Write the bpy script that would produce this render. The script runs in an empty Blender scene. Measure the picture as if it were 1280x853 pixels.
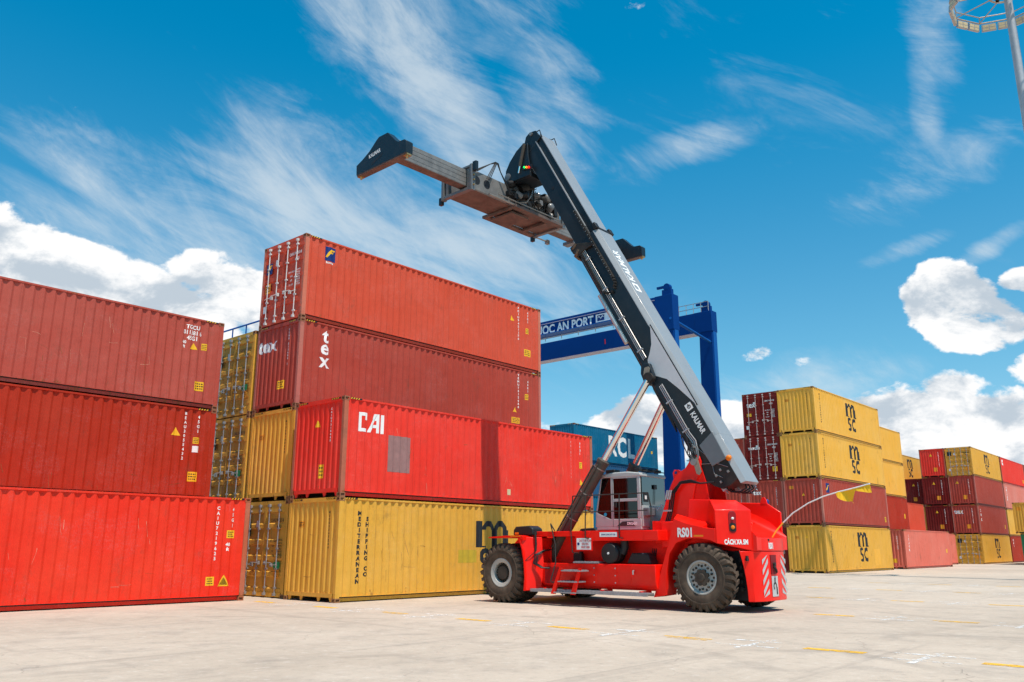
import bpy, bmesh, math, random
from mathutils import Vector, Matrix
random.seed(7)
R = math.radians
sc = bpy.context.scene
COL = sc.collection

# ------------------------------------------------------------------ camera
cam = bpy.data.cameras.new("camera")
cam.sensor_width = 36.0
cam.lens = 36.0 * 1043.4 / 1280.0
cam.clip_end = 6000
cam.clip_start = 0.1
co = bpy.data.objects.new("camera", cam)
COL.objects.link(co)
co.location = (0, 0, 1.51)
PITCH, ROLL = 0.2421, 0.0027
co.matrix_world = (Matrix.Translation((0, 0, 1.51)) @ Matrix.Rotation(math.pi / 2 + PITCH, 4, 'X')
                   @ Matrix.Rotation(ROLL, 4, 'Z'))
sc.camera = co

# ------------------------------------------------------------------ sun direction
YA = 0.7211                                    # heading of the container rows
AX = Vector((math.sin(YA), math.cos(YA), 0))   # along a container
BX = Vector((-math.cos(YA), math.sin(YA), 0))  # towards the rows behind
ROWZ = math.pi / 2 - YA
TA = 2.4205                                    # heading of the reach stacker
TF = Vector((math.cos(TA), math.sin(TA), 0))
TL = Vector((-math.sin(TA), math.cos(TA), 0))
TO = Vector((5.576, 22.046, 0))
SUN = (-TF + TL * 0.24 + Vector((0, 0, 2.4))).normalized()
sl = bpy.data.lights.new("sun", 'SUN')
sl.energy = 4.8
sl.angle = R(0.53)
sl.color = (1.0, 0.90, 0.79)
so = bpy.data.objects.new("sun", sl)
COL.objects.link(so)
so.rotation_euler = (-SUN).to_track_quat('-Z', 'Y').to_euler()
so.location = SUN * 60

# ------------------------------------------------------------------ node helper
class NT:
    def __init__(s, tree):
        s.t = tree; s.n = tree.nodes; s.l = tree.links
    def new(s, typ, **kw):
        n = s.n.new(typ)
        for k, v in kw.items():
            if k.startswith('i_'):
                n.inputs[k[2:].replace('_', ' ')].default_value = v
            else:
                setattr(n, k, v)
        return n
    def put(s, sock, v):
        if v is None: return
        if isinstance(v, (int, float)): sock.default_value = v
        elif isinstance(v, (tuple, list)):
            if len(v) == 3 and sock.type == 'RGBA': v = (*v, 1)
            sock.default_value = v
        else: s.l.new(v, sock)
    def m(s, op, a, b=None, c=None, clamp=False):
        n = s.n.new('ShaderNodeMath'); n.operation = op; n.use_clamp = clamp
        s.put(n.inputs[0], a); s.put(n.inputs[1], b)
        if c is not None: s.put(n.inputs[2], c)
        return n.outputs[0]
    def mix(s, f, a, b, mode='MIX'):
        n = s.n.new('ShaderNodeMix'); n.data_type = 'RGBA'; n.blend_type = mode
        s.put(n.inputs[0], f); s.put(n.inputs[6], a); s.put(n.inputs[7], b)
        return n.outputs[2]
    def noise(s, vec, scale, detail=3, rough=.55, dist=0.0, dim='3D'):
        n = s.n.new('ShaderNodeTexNoise'); n.noise_dimensions = dim
        if vec is not None: s.l.new(vec, n.inputs['Vector'])
        n.inputs['Scale'].default_value = scale; n.inputs['Detail'].default_value = detail
        n.inputs['Roughness'].default_value = rough; n.inputs['Distortion'].default_value = dist
        return n.outputs['Fac']
    def step(s, v, a, b):
        n = s.n.new('ShaderNodeMapRange'); n.interpolation_type = 'SMOOTHSTEP'
        s.put(n.inputs[0], v); s.put(n.inputs[1], a); s.put(n.inputs[2], b)
        return n.outputs[0]
    def scl(s, vec, v):
        n = s.n.new('ShaderNodeVectorMath'); n.operation = 'MULTIPLY'
        s.l.new(vec, n.inputs[0]); n.inputs[1].default_value = v
        return n.outputs[0]
    def add(s, vec, v):
        n = s.n.new('ShaderNodeVectorMath'); n.operation = 'ADD'
        s.l.new(vec, n.inputs[0]); s.put(n.inputs[1], v)
        return n.outputs[0]

# ------------------------------------------------------------------ world: sky and clouds
w = bpy.data.worlds.new("World"); sc.world = w; w.use_nodes = True
N = NT(w.node_tree); N.n.clear()
sky = N.new('ShaderNodeTexSky', sky_type='NISHITA', sun_disc=False)
sky.sun_elevation = math.asin(SUN.z)
sky.sun_rotation = math.atan2(SUN.x, SUN.y)
sky.altitude = 0; sky.air_density = 1.0; sky.dust_density = 0.6; sky.ozone_density = 2.5
tc = N.new('ShaderNodeTexCoord')
D = tc.outputs['Generated']
sep = N.new('ShaderNodeSeparateXYZ'); N.l.new(D, sep.inputs[0])
dx, dy, dz = sep.outputs
el = N.m('MULTIPLY', N.m('ARCSINE', dz), 57.2958)
az = N.m('MULTIPLY', N.m('ARCTAN2', dx, dy), 57.2958)
# high thin cloud: streaky noise on a plane above
pz = N.m('ADD', N.m('MAXIMUM', dz, 0.0), 0.22)
px = N.m('DIVIDE', dx, pz); py = N.m('DIVIDE', dy, pz)
cb = N.new('ShaderNodeCombineXYZ'); N.l.new(px, cb.inputs[0]); N.l.new(py, cb.inputs[1])
P = cb.outputs[0]
ae = N.new('ShaderNodeCombineXYZ'); N.l.new(az, ae.inputs[0]); N.l.new(el, ae.inputs[1])
def fibres(ang, sx, sy, sc_, dist):
    mp = N.new('ShaderNodeMapping'); mp.vector_type = 'TEXTURE'
    mp.inputs['Rotation'].default_value = (0, 0, R(ang)); mp.inputs['Scale'].default_value = (sx, sy, 1)
    N.l.new(ae.outputs[0], mp.inputs[0])
    return N.noise(mp.outputs[0], sc_, 9, .66, dist)
f1 = fibres(-26, 15, 4.2, 1.0, .8)
f2 = fibres(-40, 4.5, 1.5, 1.0, .5)
f3 = fibres(-20, 30, 12, 1.0, .3)
ci = N.m('ADD', N.m('ADD', N.m('MULTIPLY', f1, .50), N.m('MULTIPLY', f2, .24)), N.m('MULTIPLY', f3, .26))
def ell(a, e, ra, re, tilt=0.0):
    da = N.m('SUBTRACT', az, a); de = N.m('SUBTRACT', el, e)
    c, s_ = math.cos(R(tilt)), math.sin(R(tilt))
    u = N.m('DIVIDE', N.m('ADD', N.m('MULTIPLY', da, c), N.m('MULTIPLY', de, s_)), ra)
    v = N.m('DIVIDE', N.m('SUBTRACT', N.m('MULTIPLY', de, c), N.m('MULTIPLY', da, s_)), re)
    d2 = N.m('ADD', N.m('MULTIPLY', u, u), N.m('MULTIPLY', v, v))
    return N.m('SUBTRACT', 1.0, d2)
def pxdir(x, y):
    v = co.matrix_world.to_3x3() @ Vector(((x - 640) / 1043.4, (426.5 - y) / 1043.4, -1)); v.normalize()
    return math.degrees(math.atan2(v.x, v.y)), math.degrees(math.asin(v.z))
def blobs(lst):
    out = None
    for (x, y, ra, re, t, k) in lst:
        a, e = pxdir(x, y)
        b = N.m('MULTIPLY', N.m('MAXIMUM', ell(a, e, ra, re, t), 0.0), k)
        out = b if out is None else N.m('MAXIMUM', out, b)
    return out
CIRRUS = [(250, 275, 13, 5.0, -18, .30), (430, 290, 16, 8.5, -22, .40), (590, 330, 11, 8, -30, .38), (120, 290, 10, 3.0, -12, .24), (330, 330, 14, 5, -10, .32), (650, 390, 9, 6, -10, .22),
          (520, 60, 5.5, 10, 38, .40), (570, 140, 4.6, 9, 34, .36), (450, 20, 5, 6, 30, .30), (620, 20, 8, 5, 20, .24), (680, 90, 5, 5, 10, .28), (680, 190, 6, 5, -10, .28),
          (1165, 30, 2.6, 7, -6, .30), (1155, 100, 1.4, 6, 2, .30), (860, 185, 6, 1.6, 8, .26), (790, 210, 4, 2, 8, .2), (1170, 215, 8, 2.8, 12, .24), (1130, 312, 4, .8, 12, .24),
          (1250, 300, 3.4, .9, 24, .34), (990, 480, 8, 2.6, 12, .30), (1060, 480, 7, 2.0, 8, .30)]
cm = blobs(CIRRUS)
cirrus = N.step(N.m('ADD', N.m('MULTIPLY', N.m('SUBTRACT', ci, .5), 1.8), N.m('MULTIPLY', cm, 1.12)), .08, .60)
veil = N.m('MULTIPLY', N.step(N.m('ADD', cm, N.m('ADD', N.m('MULTIPLY', N.m('SUBTRACT', f3, .5), 1.0), N.m('MULTIPLY', N.m('SUBTRACT', f1, .5), .8))), .04, .62), .62)
cirrus = N.m('MAXIMUM', N.m('MULTIPLY', cirrus, .68), veil)
cirrus = N.m('ADD', N.m('MULTIPLY', cirrus, .8), N.m('MULTIPLY', veil, .22), clamp=True)
# heaped cloud
c3 = N.scl(D, (1, 1, 1.6))
def cum(vec):
    a = N.noise(vec, 9.5, 10, .60, .3)
    b = N.noise(vec, 30, 8, .60, .2)
    return N.m('ADD', N.m('MULTIPLY', a, .74), N.m('MULTIPLY', b, .26))
n0 = cum(c3); n1 = cum(N.add(c3, (.014, -.012, .048)))
CUM = [(20, 330, 5.5, 3.6, -10, 1), (100, 360, 7, 3.4, -14, 1), (200, 385, 7, 3.0, -14, 1), (285, 365, 6, 3.0, -8, .75), (60, 400, 10, 3.5, 0, .7), (340, 395, 6, 3.0, 0, .55),
       (1178, 370, 3.2, 2.7, 25, 1.2), (1218, 402, 4.4, 2.5, -16, 1.2), (1198, 388, 3.2, 2.9, 0, 1.3), (1295, 455, 2.2, 1.6, 0, .6), (1280, 350, 2.0, 1.0, 0, .9),
       (945, 443, 2.2, .9, 12, .72), (1000, 452, 2.6, .7, 12, .45), (935, 480, 3, .8, 0, .4),
       (1130, 520, 7, 2.4, 0, .8), (1230, 520, 4.6, 2.2, 0, .85), (1290, 545, 6, 2.6, 0, .9), (1170, 560, 9, 3.0, 0, .9), (1060, 550, 6, 2.6, 0, .6), (1193, 485, 2.6, 1.6, 0, .8),
       (790, 530, 4.4, 2.4, 8, 1.1), (845, 545, 4.5, 2.8, 0, 1.0), (905, 540, 4.0, 3.2, 0, .85), (745, 575, 5, 2, 0, .8),
       (795, -4, 2.6, 1.5, 0, .33), (878, -6, 2.6, 1.3, 0, .26)]
kb = blobs(CUM)
band = N.m('MULTIPLY', N.m('SUBTRACT', 1.0, N.step(el, 4.0, 15.0)), .26)      # low banks all round the horizon
kb = N.m('MAXIMUM', kb, band)
kc = N.m('MINIMUM', N.m('MULTIPLY', kb, 1.8), 1.45)
dens = N.m('ADD', N.m('MULTIPLY', N.m('SUBTRACT', n0, .5), 4.0), N.m('SUBTRACT', kc, .38))
cumul = N.step(dens, .34, .66)
shade = N.m('SUBTRACT', n0, n1)
lit = N.step(N.m('ADD', shade, N.m('MULTIPLY', N.m('SUBTRACT', dens, .7), -.055)), -.13, .05)
ccol = N.mix(lit, (.52, .60, .68), (1.0, 1.0, 1.0))
tint = N.mix(N.step(el, 0.0, 13.0), (.80, .95, 1.06), N.mix(N.step(el, 4.0, 34.0), (.60, 1.01, .99), (.0, .95, 1.12)))
skyc = N.mix(1.0, sky.outputs[0], tint, 'MULTIPLY')
CLOUD = 7.0
circ = N.mix(1.0, (.90, .97, 1.0), (CLOUD * .84,) * 3, 'MULTIPLY')
cumc = N.mix(1.0, ccol, (CLOUD,) * 3, 'MULTIPLY')
c1 = N.mix(cirrus, skyc, circ)
c2 = N.mix(cumul, c1, cumc)
bg = N.new('ShaderNodeBackground'); N.l.new(c2, bg.inputs[0]); bg.inputs[1].default_value = 0.132
wo = N.new('ShaderNodeOutputWorld'); N.l.new(bg.outputs[0], wo.inputs[0])

sc.view_settings.view_transform = 'Standard'
sc.view_settings.look = 'None'
sc.view_settings.exposure = 0.16
sc.view_settings.gamma = 1.0
sc.cycles.max_bounces = 8

# ------------------------------------------------------------------ materials
def lin(c):
    return tuple((x / 255 / 12.92) if x / 255 <= .04045 else ((x / 255 + .055) / 1.055) ** 2.4 for x in c)
def mat_base(name):
    m = bpy.data.materials.new(name); m.use_nodes = True
    n = NT(m.node_tree); b = n.n['Principled BSDF']
    return m, n, b
MC = {}
def simple(name, col, rough=.5, metal=0.0, vary=.12, scale=6.0, bump=.0, coat=0.0, emit=None, spec=.28, dust=None):
    if name in MC: return MC[name]
    m, n, b = mat_base(name)
    t = n.new('ShaderNodeTexCoord').outputs['Object']
    f = n.noise(t, scale, 5, .6)
    f2 = n.noise(t, scale * .23, 3, .5)
    f = n.m('ADD', n.m('MULTIPLY', f, .6), n.m('MULTIPLY', f2, .4))
    c = n.mix(n.step(f, .3, .7), tuple(x * (1 - vary) for x in col), tuple(min(1, x * (1 + vary)) for x in col))
    if dust is not None:
        g = n.step(n.noise(t, 2.3, 6, .65), .42, .75)
        c = n.mix(n.m('MULTIPLY', g, dust[0]), c, dust[1])
    n.put(b.inputs['Base Color'], c)
    n.put(b.inputs['Roughness'], n.m('ADD', n.m('MULTIPLY', f, .18), rough - .09))
    b.inputs['Metallic'].default_value = metal
    b.inputs['Coat Weight'].default_value = coat
    b.inputs['Coat Roughness'].default_value = .12
    b.inputs['Specular IOR Level'].default_value = spec
    if emit:
        b.inputs['Emission Color'].default_value = (*emit[0], 1); b.inputs['Emission Strength'].default_value = emit[1]
    if bump:
        bp = n.new('ShaderNodeBump'); bp.inputs['Distance'].default_value = bump
        n.l.new(f, bp.inputs['Height']); n.l.new(bp.outputs[0], b.inputs['Normal'])
    MC[name] = m
    return m

def paint(name, col, fade=(.5, .5, .5), fade_amt=.25, rust=.5, streak=.25, rough=.5, dents=.012):
    """container paint: sun fade, vertical run-off streaks, scratches and rust patches"""
    if name in MC: return MC[name]
    m, n, b = mat_base(name)
    t0 = n.new('ShaderNodeTexCoord').outputs['Object']
    oi = n.new('ShaderNodeObjectInfo')
    off = n.m('MULTIPLY', oi.outputs['Random'], 37.0)
    cx = n.new('ShaderNodeCombineXYZ')
    for i in range(3): n.l.new(off, cx.inputs[i])
    t = n.add(t0, cx.outputs[0])
    sp = n.new('ShaderNodeSeparateXYZ'); n.l.new(t0, sp.inputs[0]); z = sp.outputs[2]
    big = n.noise(t, .55, 4, .6)
    c = n.mix(n.m('MULTIPLY', n.step(big, .35, .72), fade_amt * .7), col, fade)
    st = n.noise(n.scl(t, (5.5, 5.5, .35)), 1.6, 6, .65)
    c = n.mix(n.m('MULTIPLY', n.step(st, .48, .76), streak), c, tuple(x * .42 for x in col))
    st2 = n.noise(n.scl(t, (9, 9, .5)), 2.1, 5, .7)
    c = n.mix(n.m('MULTIPLY', n.step(st2, .60, .74), streak * .9), c, tuple(min(1, x * 1.12 + .05) for x in col))
    fine = n.noise(t, 18, 6, .7)
    c = n.mix(n.m('MULTIPLY', n.m('SUBTRACT', fine, .56), 1.1, clamp=True), c, tuple(x * .45 for x in col))
    # scrapes and scratches
    for (sx_, sz_, sc_, th_) in ((1.0, 6.0, 2.0, .014), (5.0, .7, 2.4, .014)):
        sc1 = n.noise(n.scl(t, (sx_, sx_, sz_)), sc_, 4, .6, 1.6)
        scr = n.m('MULTIPLY', n.step(n.m('ABSOLUTE', n.m('SUBTRACT', sc1, .5)), th_, .0), n.step(n.noise(t, .9, 3), .50, .60))
        c = n.mix(n.m('MULTIPLY', scr, .55), c, tuple(min(1, x * .85 + .10) for x in col))
    grime = n.step(n.noise(n.scl(t, (1, 1, .6)), 1.9, 7, .7), .56, .74)
    c = n.mix(n.m('MULTIPLY', grime, .34), c, (.12, .07, .045))
    # rust towards bottom rail and top rail plus isolated spots
    edge = n.m('MAXIMUM', n.step(z, .55, .05), n.step(z, 2.72, 2.9))
    rn = n.noise(n.scl(t, (2.2, 2.2, 1.1)), 2.6, 8, .72)
    rm = n.step(n.m('ADD', rn, n.m('MULTIPLY', edge, .18 * rust)), .675, .73)
    rcol = n.mix(fine, (.13, .045, .018), (.36, .13, .045))
    c = n.mix(n.m('MULTIPLY', rm, min(1, .55 + .4 * rust)), c, rcol)
    n.put(b.inputs['Base Color'], c)
    n.put(b.inputs['Roughness'], n.m('ADD', n.m('MULTIPLY', n.m('ADD', rm, big), .18), rough - .08))
    b.inputs['Specular IOR Level'].default_value = .12
    d1 = n.noise(t, 1.3, 3, .5)
    bp = n.new('ShaderNodeBump'); bp.inputs['Distance'].default_value = dents * 3
    bp.inputs['Strength'].default_value = .8
    n.l.new(n.m('ADD', d1, n.m('MULTIPLY', n.noise(t, 4.2, 3, .5), .22)), bp.inputs['Height'])
    n.l.new(bp.outputs[0], b.inputs['Normal'])
    MC[name] = m
    return m

PAL = {  # body colour (linear), wear
    'bright_red': paint('paint bright red', (.78, .034, .016), (.82, .08, .035), .5, .35, .18),
    'red': paint('paint red', (.38, .030, .012), (.42, .055, .028), .5, .5, .28),
    'old_red': paint('paint weathered red', (.41, .072, .050), (.46, .12, .09), .6, .75, .3),
    'orange_red': paint('paint faded orange red', (.58, .080, .040), (.62, .11, .068), .5, .5, .26),
    'brick': paint('paint brick', (.385, .056, .036), (.43, .09, .065), .6, .6, .3),
    'cai_red': paint('paint signal red', (.78, .040, .024), (.80, .085, .06), .5, .6, .26),
    'maroon': paint('paint maroon', (.17, .012, .010), (.25, .035, .028), .5, .6, .28),
    'salmon': paint('paint faded salmon', (.70, .16, .11), (.72, .23, .17), .6, .35, .28),
    'pink': paint('paint chalky pink', (.68, .19, .14), (.68, .29, .24), .6, .3, .28),
    'yellow': paint('paint yellow', (.70, .36, .050), (.76, .43, .10), .5, .55, .25),
    'pale_yellow': paint('paint pale yellow', (.78, .40, .055), (.78, .48, .14), .55, .35, .2),
    'blue': paint('paint teal blue', (.003, .12, .235), (.02, .18, .28), .5, .4, .2),
    'navy': paint('paint navy blue', (.018, .09, .20), (.05, .13, .24), .5, .4, .2),
    'teal': paint('paint teal', (.10, .46, .42), (.2, .48, .44), .5, .4, .2),
    'green': paint('paint green', (.035, .24, .12), (.08, .28, .17), .5, .4, .2),
}
M_RUSTY = {}
M_galv = simple('galvanised steel', (.42, .42, .43), .45, .55, .15, 14)
M_black = simple('black marking', (.018, .02, .024), .5)
M_white = simple('white marking', (.80, .80, .78), .5, vary=.05)
M_yel = simple('label yellow', (.82, .46, .02), .5)
M_orange = simple('label orange', (.78, .30, .02), .5)
M_greenl = simple('label green', (.03, .28, .10), .5)
M_greyp = simple('patch grey', (.30, .16, .15), .6)
M_bluel = simple('label blue', (.01, .03, .16), .5)
M_dark = simple('dark steel', (.03, .028, .026), .6, .3, dust=(.3, (.12, .10, .08)))
M_seal = simple('door seal rubber', (.012, .012, .012), .7)

# ------------------------------------------------------------------ mesh builder
class MB:
    def __init__(s): s.v = []; s.f = []; s.mi = []
    def face(s, pts, mi=0):
        i = len(s.v); s.v += [tuple(p) for p in pts]; s.f.append(tuple(range(i, i + len(pts)))); s.mi.append(mi)
    def box(s, x0, x1, y0, y1, z0, z1, mi=0):
        i = len(s.v)
        s.v += [(x0, y0, z0), (x1, y0, z0), (x1, y1, z0), (x0, y1, z0), (x0, y0, z1), (x1, y0, z1), (x1, y1, z1), (x0, y1, z1)]
        for q in ((0, 3, 2, 1), (4, 5, 6, 7), (0, 1, 5, 4), (1, 2, 6, 5), (2, 3, 7, 6), (3, 0, 4, 7)):
            s.f.append(tuple(i + k for k in q)); s.mi.append(mi)
        return s
    def prism(s, pts, a, b, axis='y', mi=0):
        """outline in the plane across axis, extruded from a to b; for 'y' points are (x,z), for 'x' (y,z), for 'z' (x,y)"""
        def P(p, t):
            if axis == 'y': return (p[0], t, p[1])
            if axis == 'x': return (t, p[0], p[1])
            return (p[0], p[1], t)
        i = len(s.v); n = len(pts)
        s.v += [P(p, a) for p in pts] + [P(p, b) for p in pts]
        s.f.append(tuple(i + k for k in range(n))); s.mi.append(mi)
        s.f.append(tuple(i + n + k for k in reversed(range(n)))); s.mi.append(mi)
        for k in range(n):
            j = (k + 1) % n
            s.f.append((i + j, i + k, i + n + k, i + n + j)); s.mi.append(mi)
        return s
    def loft(s, rings, close=True, cap=True, mi=0):
        i = len(s.v); n = len(rings[0])
        for r in rings: s.v += [tuple(p) for p in r]
        for q in range(len(rings) - 1):
            for k in range(n if close else n - 1):
                j = (k + 1) % n
                s.f.append((i + q * n + k, i + q * n + j, i + (q + 1) * n + j, i + (q + 1) * n + k)); s.mi.append(mi)
        if cap:
            s.f.append(tuple(i + k for k in reversed(range(n)))); s.mi.append(mi)
            s.f.append(tuple(i + (len(rings) - 1) * n + k for k in range(n))); s.mi.append(mi)
        return s
    def tube(s, path, r, n=8, mi=0, r1=None):
        path = [Vector(p) for p in path]
        rings = []
        prev = None
        for k, p in enumerate(path):
            if k == 0: d = path[1] - p
            elif k == len(path) - 1: d = p - path[k - 1]
            else: d = (path[k + 1] - path[k - 1])
            d.normalize()
            if prev is None:
                up = Vector((0, 0, 1)) if abs(d.z) < .9 else Vector((1, 0, 0))
                u = d.cross(up).normalized()
            else:
                u = (prev - d * prev.dot(d)).normalized()
            v = d.cross(u); prev = u
            rr = r if r1 is None else r + (r1 - r) * k / (len(path) - 1)
            rings.append([p + (u * math.cos(6.28319 * q / n) + v * math.sin(6.28319 * q / n)) * rr for q in range(n)])
        return s.loft(rings, mi=mi)
    def lathe(s, prof, axis_o, axis_d, n=32, mi=0):
        """prof: list of (radius, distance along axis)"""
        o = Vector(axis_o); d = Vector(axis_d).normalized()
        up = Vector((0, 0, 1)) if abs(d.z) < .9 else Vector((1, 0, 0))
        u = d.cross(up).normalized(); v = d.cross(u)
        rings = [[o + d * h + (u * math.cos(6.28319 * q / n) + v * math.sin(6.28319 * q / n)) * max(rr, 1e-4) for q in range(n)] for rr, h in prof]
        return s.loft(rings, mi=mi, cap=False)
    def mesh(s, name, smooth=None, fix=True):
        me = bpy.data.meshes.new(name)
        me.from_pydata(s.v, [], s.f)
        me.polygons.foreach_set('material_index', s.mi)
        if fix:
            bm = bmesh.new(); bm.from_mesh(me)
            bmesh.ops.recalc_face_normals(bm, faces=bm.faces)
            bm.to_mesh(me); bm.free()
        if smooth:
            me.shade_smooth(); me.set_sharp_from_angle(angle=R(smooth))
        me.update()
        return me
    def build(s, name, mats, parent=None, smooth=None, bevel=0, fix=True):
        me = s.mesh(name, smooth, fix)
        if not isinstance(mats, (list, tuple)): mats = [mats]
        for m in mats: me.materials.append(m)
        return place(name, me, parent, bevel=bevel)

def place(name, me, parent=None, mats=None, bevel=0, loc=None):
    o = bpy.data.objects.new(name, me); COL.objects.link(o)
    if parent is not None: o.parent = parent
    if loc is not None: o.location = loc
    if mats is not None:
        for k, m in enumerate(mats):
            o.material_slots[k].link = 'OBJECT'; o.material_slots[k].material = m
    if bevel:
        b = o.modifiers.new('bevel', 'BEVEL'); b.width = bevel; b.segments = 2; b.limit_method = 'ANGLE'; b.angle_limit = R(35)
        b.harden_normals = False
        me.shade_smooth(); me.set_sharp_from_angle(angle=R(40))
    return o
def empty(name, loc=(0, 0, 0), rz=0, parent=None):
    o = bpy.data.objects.new(name, None); COL.objects.link(o)
    o.location = loc; o.rotation_euler = (0, 0, rz); o.empty_display_size = .3
    if parent is not None: o.parent = parent
    return o
def tag(o, label=None, cat=None, group=None, kind=None):
    if label: o['label'] = label
    if cat: o['category'] = cat
    if group: o['group'] = group
    if kind: o['kind'] = kind
    return o

# ------------------------------------------------------------------ lettering
def text_bm(body, size=1.0, bold=0.0, sx=1.0, shear=0.0, lead=1.0, spacing=1.0):
    cu = bpy.data.curves.new('lettering', 'FONT')
    cu.body = body; cu.size = size; cu.offset = bold; cu.align_x = 'CENTER'; cu.align_y = 'CENTER'
    cu.resolution_u = 3; cu.shear = shear; cu.space_line = lead; cu.space_character = spacing
    ob = bpy.data.objects.new('lettering', cu); COL.objects.link(ob)
    bpy.context.view_layer.update()
    me = bpy.data.meshes.new_from_object(ob)
    bpy.data.objects.remove(ob); bpy.data.curves.remove(cu)
    bm = bmesh.new(); bm.from_mesh(me); bpy.data.meshes.remove(me)
    if len(bm.verts):
        xs = [v.co.x for v in bm.verts]; ys = [v.co.y for v in bm.verts]
        cx_, cy_ = (min(xs) + max(xs)) / 2, (min(ys) + max(ys)) / 2
        for v in bm.verts: v.co.x = (v.co.x - cx_) * sx; v.co.y -= cy_
    return bm
def rects_bm(rects):
    """flat print from quads or polygons in the plane"""
    bm = bmesh.new()
    for r_ in rects:
        if len(r_) == 4 and not isinstance(r_[0], (tuple, list)):
            x0, y0, x1, y1 = r_; r_ = [(x0, y0), (x1, y0), (x1, y1), (x0, y1)]
        vs = [bm.verts.new((p[0], p[1], 0)) for p in r_]
        try: bm.faces.new(vs)
        except ValueError: pass
    return bm
def stacked(body, size, bold=0.0, sx=1.0, pitch=1.0):
    out = bmesh.new(); y = 0
    for ch in body:
        if ch != ' ':
            b = text_bm(ch, size, bold, sx)
            bmesh.ops.translate(b, verts=b.verts, vec=(0, y, 0))
            me = bpy.data.meshes.new('t'); b.to_mesh(me); out.from_mesh(me); bpy.data.meshes.remove(me); b.free()
            y -= pitch * size
        else: y -= pitch * size * .8
    h = y + pitch * size
    bmesh.ops.translate(out, verts=out.verts, vec=(0, -h / 2, 0))
    return out
def rot_bm(bm, deg):
    bmesh.ops.rotate(bm, verts=bm.verts, cent=(0, 0, 0), matrix=Matrix.Rotation(R(deg), 3, 'Z')); return bm

# ------------------------------------------------------------------ shipping container geometry
CL, CW, CH = 12.192, 2.438, 2.896
SP0, SPP = .19, .2785      # side corrugation start and pitch
EP0, EPP = .13, .242
def prof(x, x0, pitch, n, flat, slope, depth):
    """depth of the corrugation at x"""
    t = (x - x0) / pitch
    if t < 0 or t >= n: return 0.0
    t = (t - math.floor(t)) * pitch
    a = flat / 2
    if t < a or t > pitch - a: return 0.0
    t -= a
    if t < slope: return depth * t / slope
    inner = pitch - flat - 2 * slope
    if t < slope + inner: return depth
    return depth * (1 - (t - slope - inner) / slope)
def breaks(x0, pitch, n, flat, slope):
    out = []
    for k in range(n):
        b = x0 + k * pitch; a = flat / 2; inner = pitch - flat - 2 * slope
        out += [b + a, b + a + slope, b + a + slope + inner, b + a + 2 * slope + inner]
    return out
SN = 42; EN = 9
SARG = (SP0, SPP, SN, .072, .066, .040)
EARG = (EP0, EPP, EN, .085, .04, .030)
SREC, EREC = .012, .016
def side_d(x): return SREC + prof(x, *SARG)
def end_d(y): return EREC + prof(y, *EARG)
def side_mesh():
    b = MB(); xs = [.12] + breaks(SP0, SPP, SN, .072, .066) + [CL - .12]
    for k in range(len(xs) - 1):
        x0, x1 = xs[k], xs[k + 1]; d0, d1 = side_d(x0 + 1e-6), side_d(x1 - 1e-6)
        b.face([(x0, d0, .16), (x1, d1, .16), (x1, d1, CH - .055), (x0, d0, CH - .055)])
    return b.mesh('side_panel', fix=False)
def end_mesh():
    b = MB(); ys = [.1] + breaks(EP0, EPP, EN, .085, .04) + [CW - .1]
    for k in range(len(ys) - 1):
        y0, y1 = ys[k], ys[k + 1]; d0, d1 = end_d(y0 + 1e-6), end_d(y1 - 1e-6)
        b.face([(d0, y0, .24), (d0, y0, CH - .09), (d1, y1, CH - .09), (d1, y1, .24)])
    return b.mesh('end_panel', fix=False)
def door_mesh():
    """one leaf, hinged side at y=0 growing to y=1.10; ribs run across"""
    b = MB(); z0, z1 = .17, CH - .13; W = 1.10
    prof_z = [(z0, .0), (z0 + .10, .0)]
    n = 5; h = (z1 - z0 - .2) / n
    for k in range(n):
        q = z0 + .1 + k * h
        prof_z += [(q + .03, .035), (q + h - .03 - .12, .035), (q + h - .12, 0), (q + h, 0)]
    prof_z += [(z1, 0)]
    for k in range(len(prof_z) - 1):
        (a, d0), (c, d1) = prof_z[k], prof_z[k + 1]
        if c <= a: continue
        b.face([(d0, .06, a), (d1, .06, c), (d1, W - .05, c), (d0, W - .05, a)])
    b.box(-.006, .04, 0, .06, z0, z1); b.box(-.006, .04, W - .05, W, z0, z1)
    for zz in (.42, .95, 1.5, 2.05, 2.55): b.box(-.018, -.006, -.05, .07, zz - .04, zz + .04)
    return b.mesh('door')
def seal_mesh():
    b = MB()
    b.box(.01, .03, 0, CW - .22, 0, .02); return b.mesh('seal')
def bar_mesh():
    b = MB()
    b.tube([(-.045, 0, .10), (-.045, 0, CH - .10)], .018, 8)
    for zz in (.30, .85, 1.45, 2.05, 2.6): b.box(-.07, -.006, -.045, .045, zz - .025, zz + .025)
    for zz in (.10, CH - .16): b.box(-.085, -.012, -.035, .05, zz - .03, zz + .05)
    return b.mesh('locking_bar', smooth=40)
def handle_mesh():
    b = MB()
    b.tube([(-.07, 0, 1.02), (-.085, .06, 1.03), (-.085, .38, 1.03)], .013, 6)
    b.box(-.08, -.006, .33, .42, .97, 1.08)
    return b.mesh('handle', smooth=40)
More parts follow.
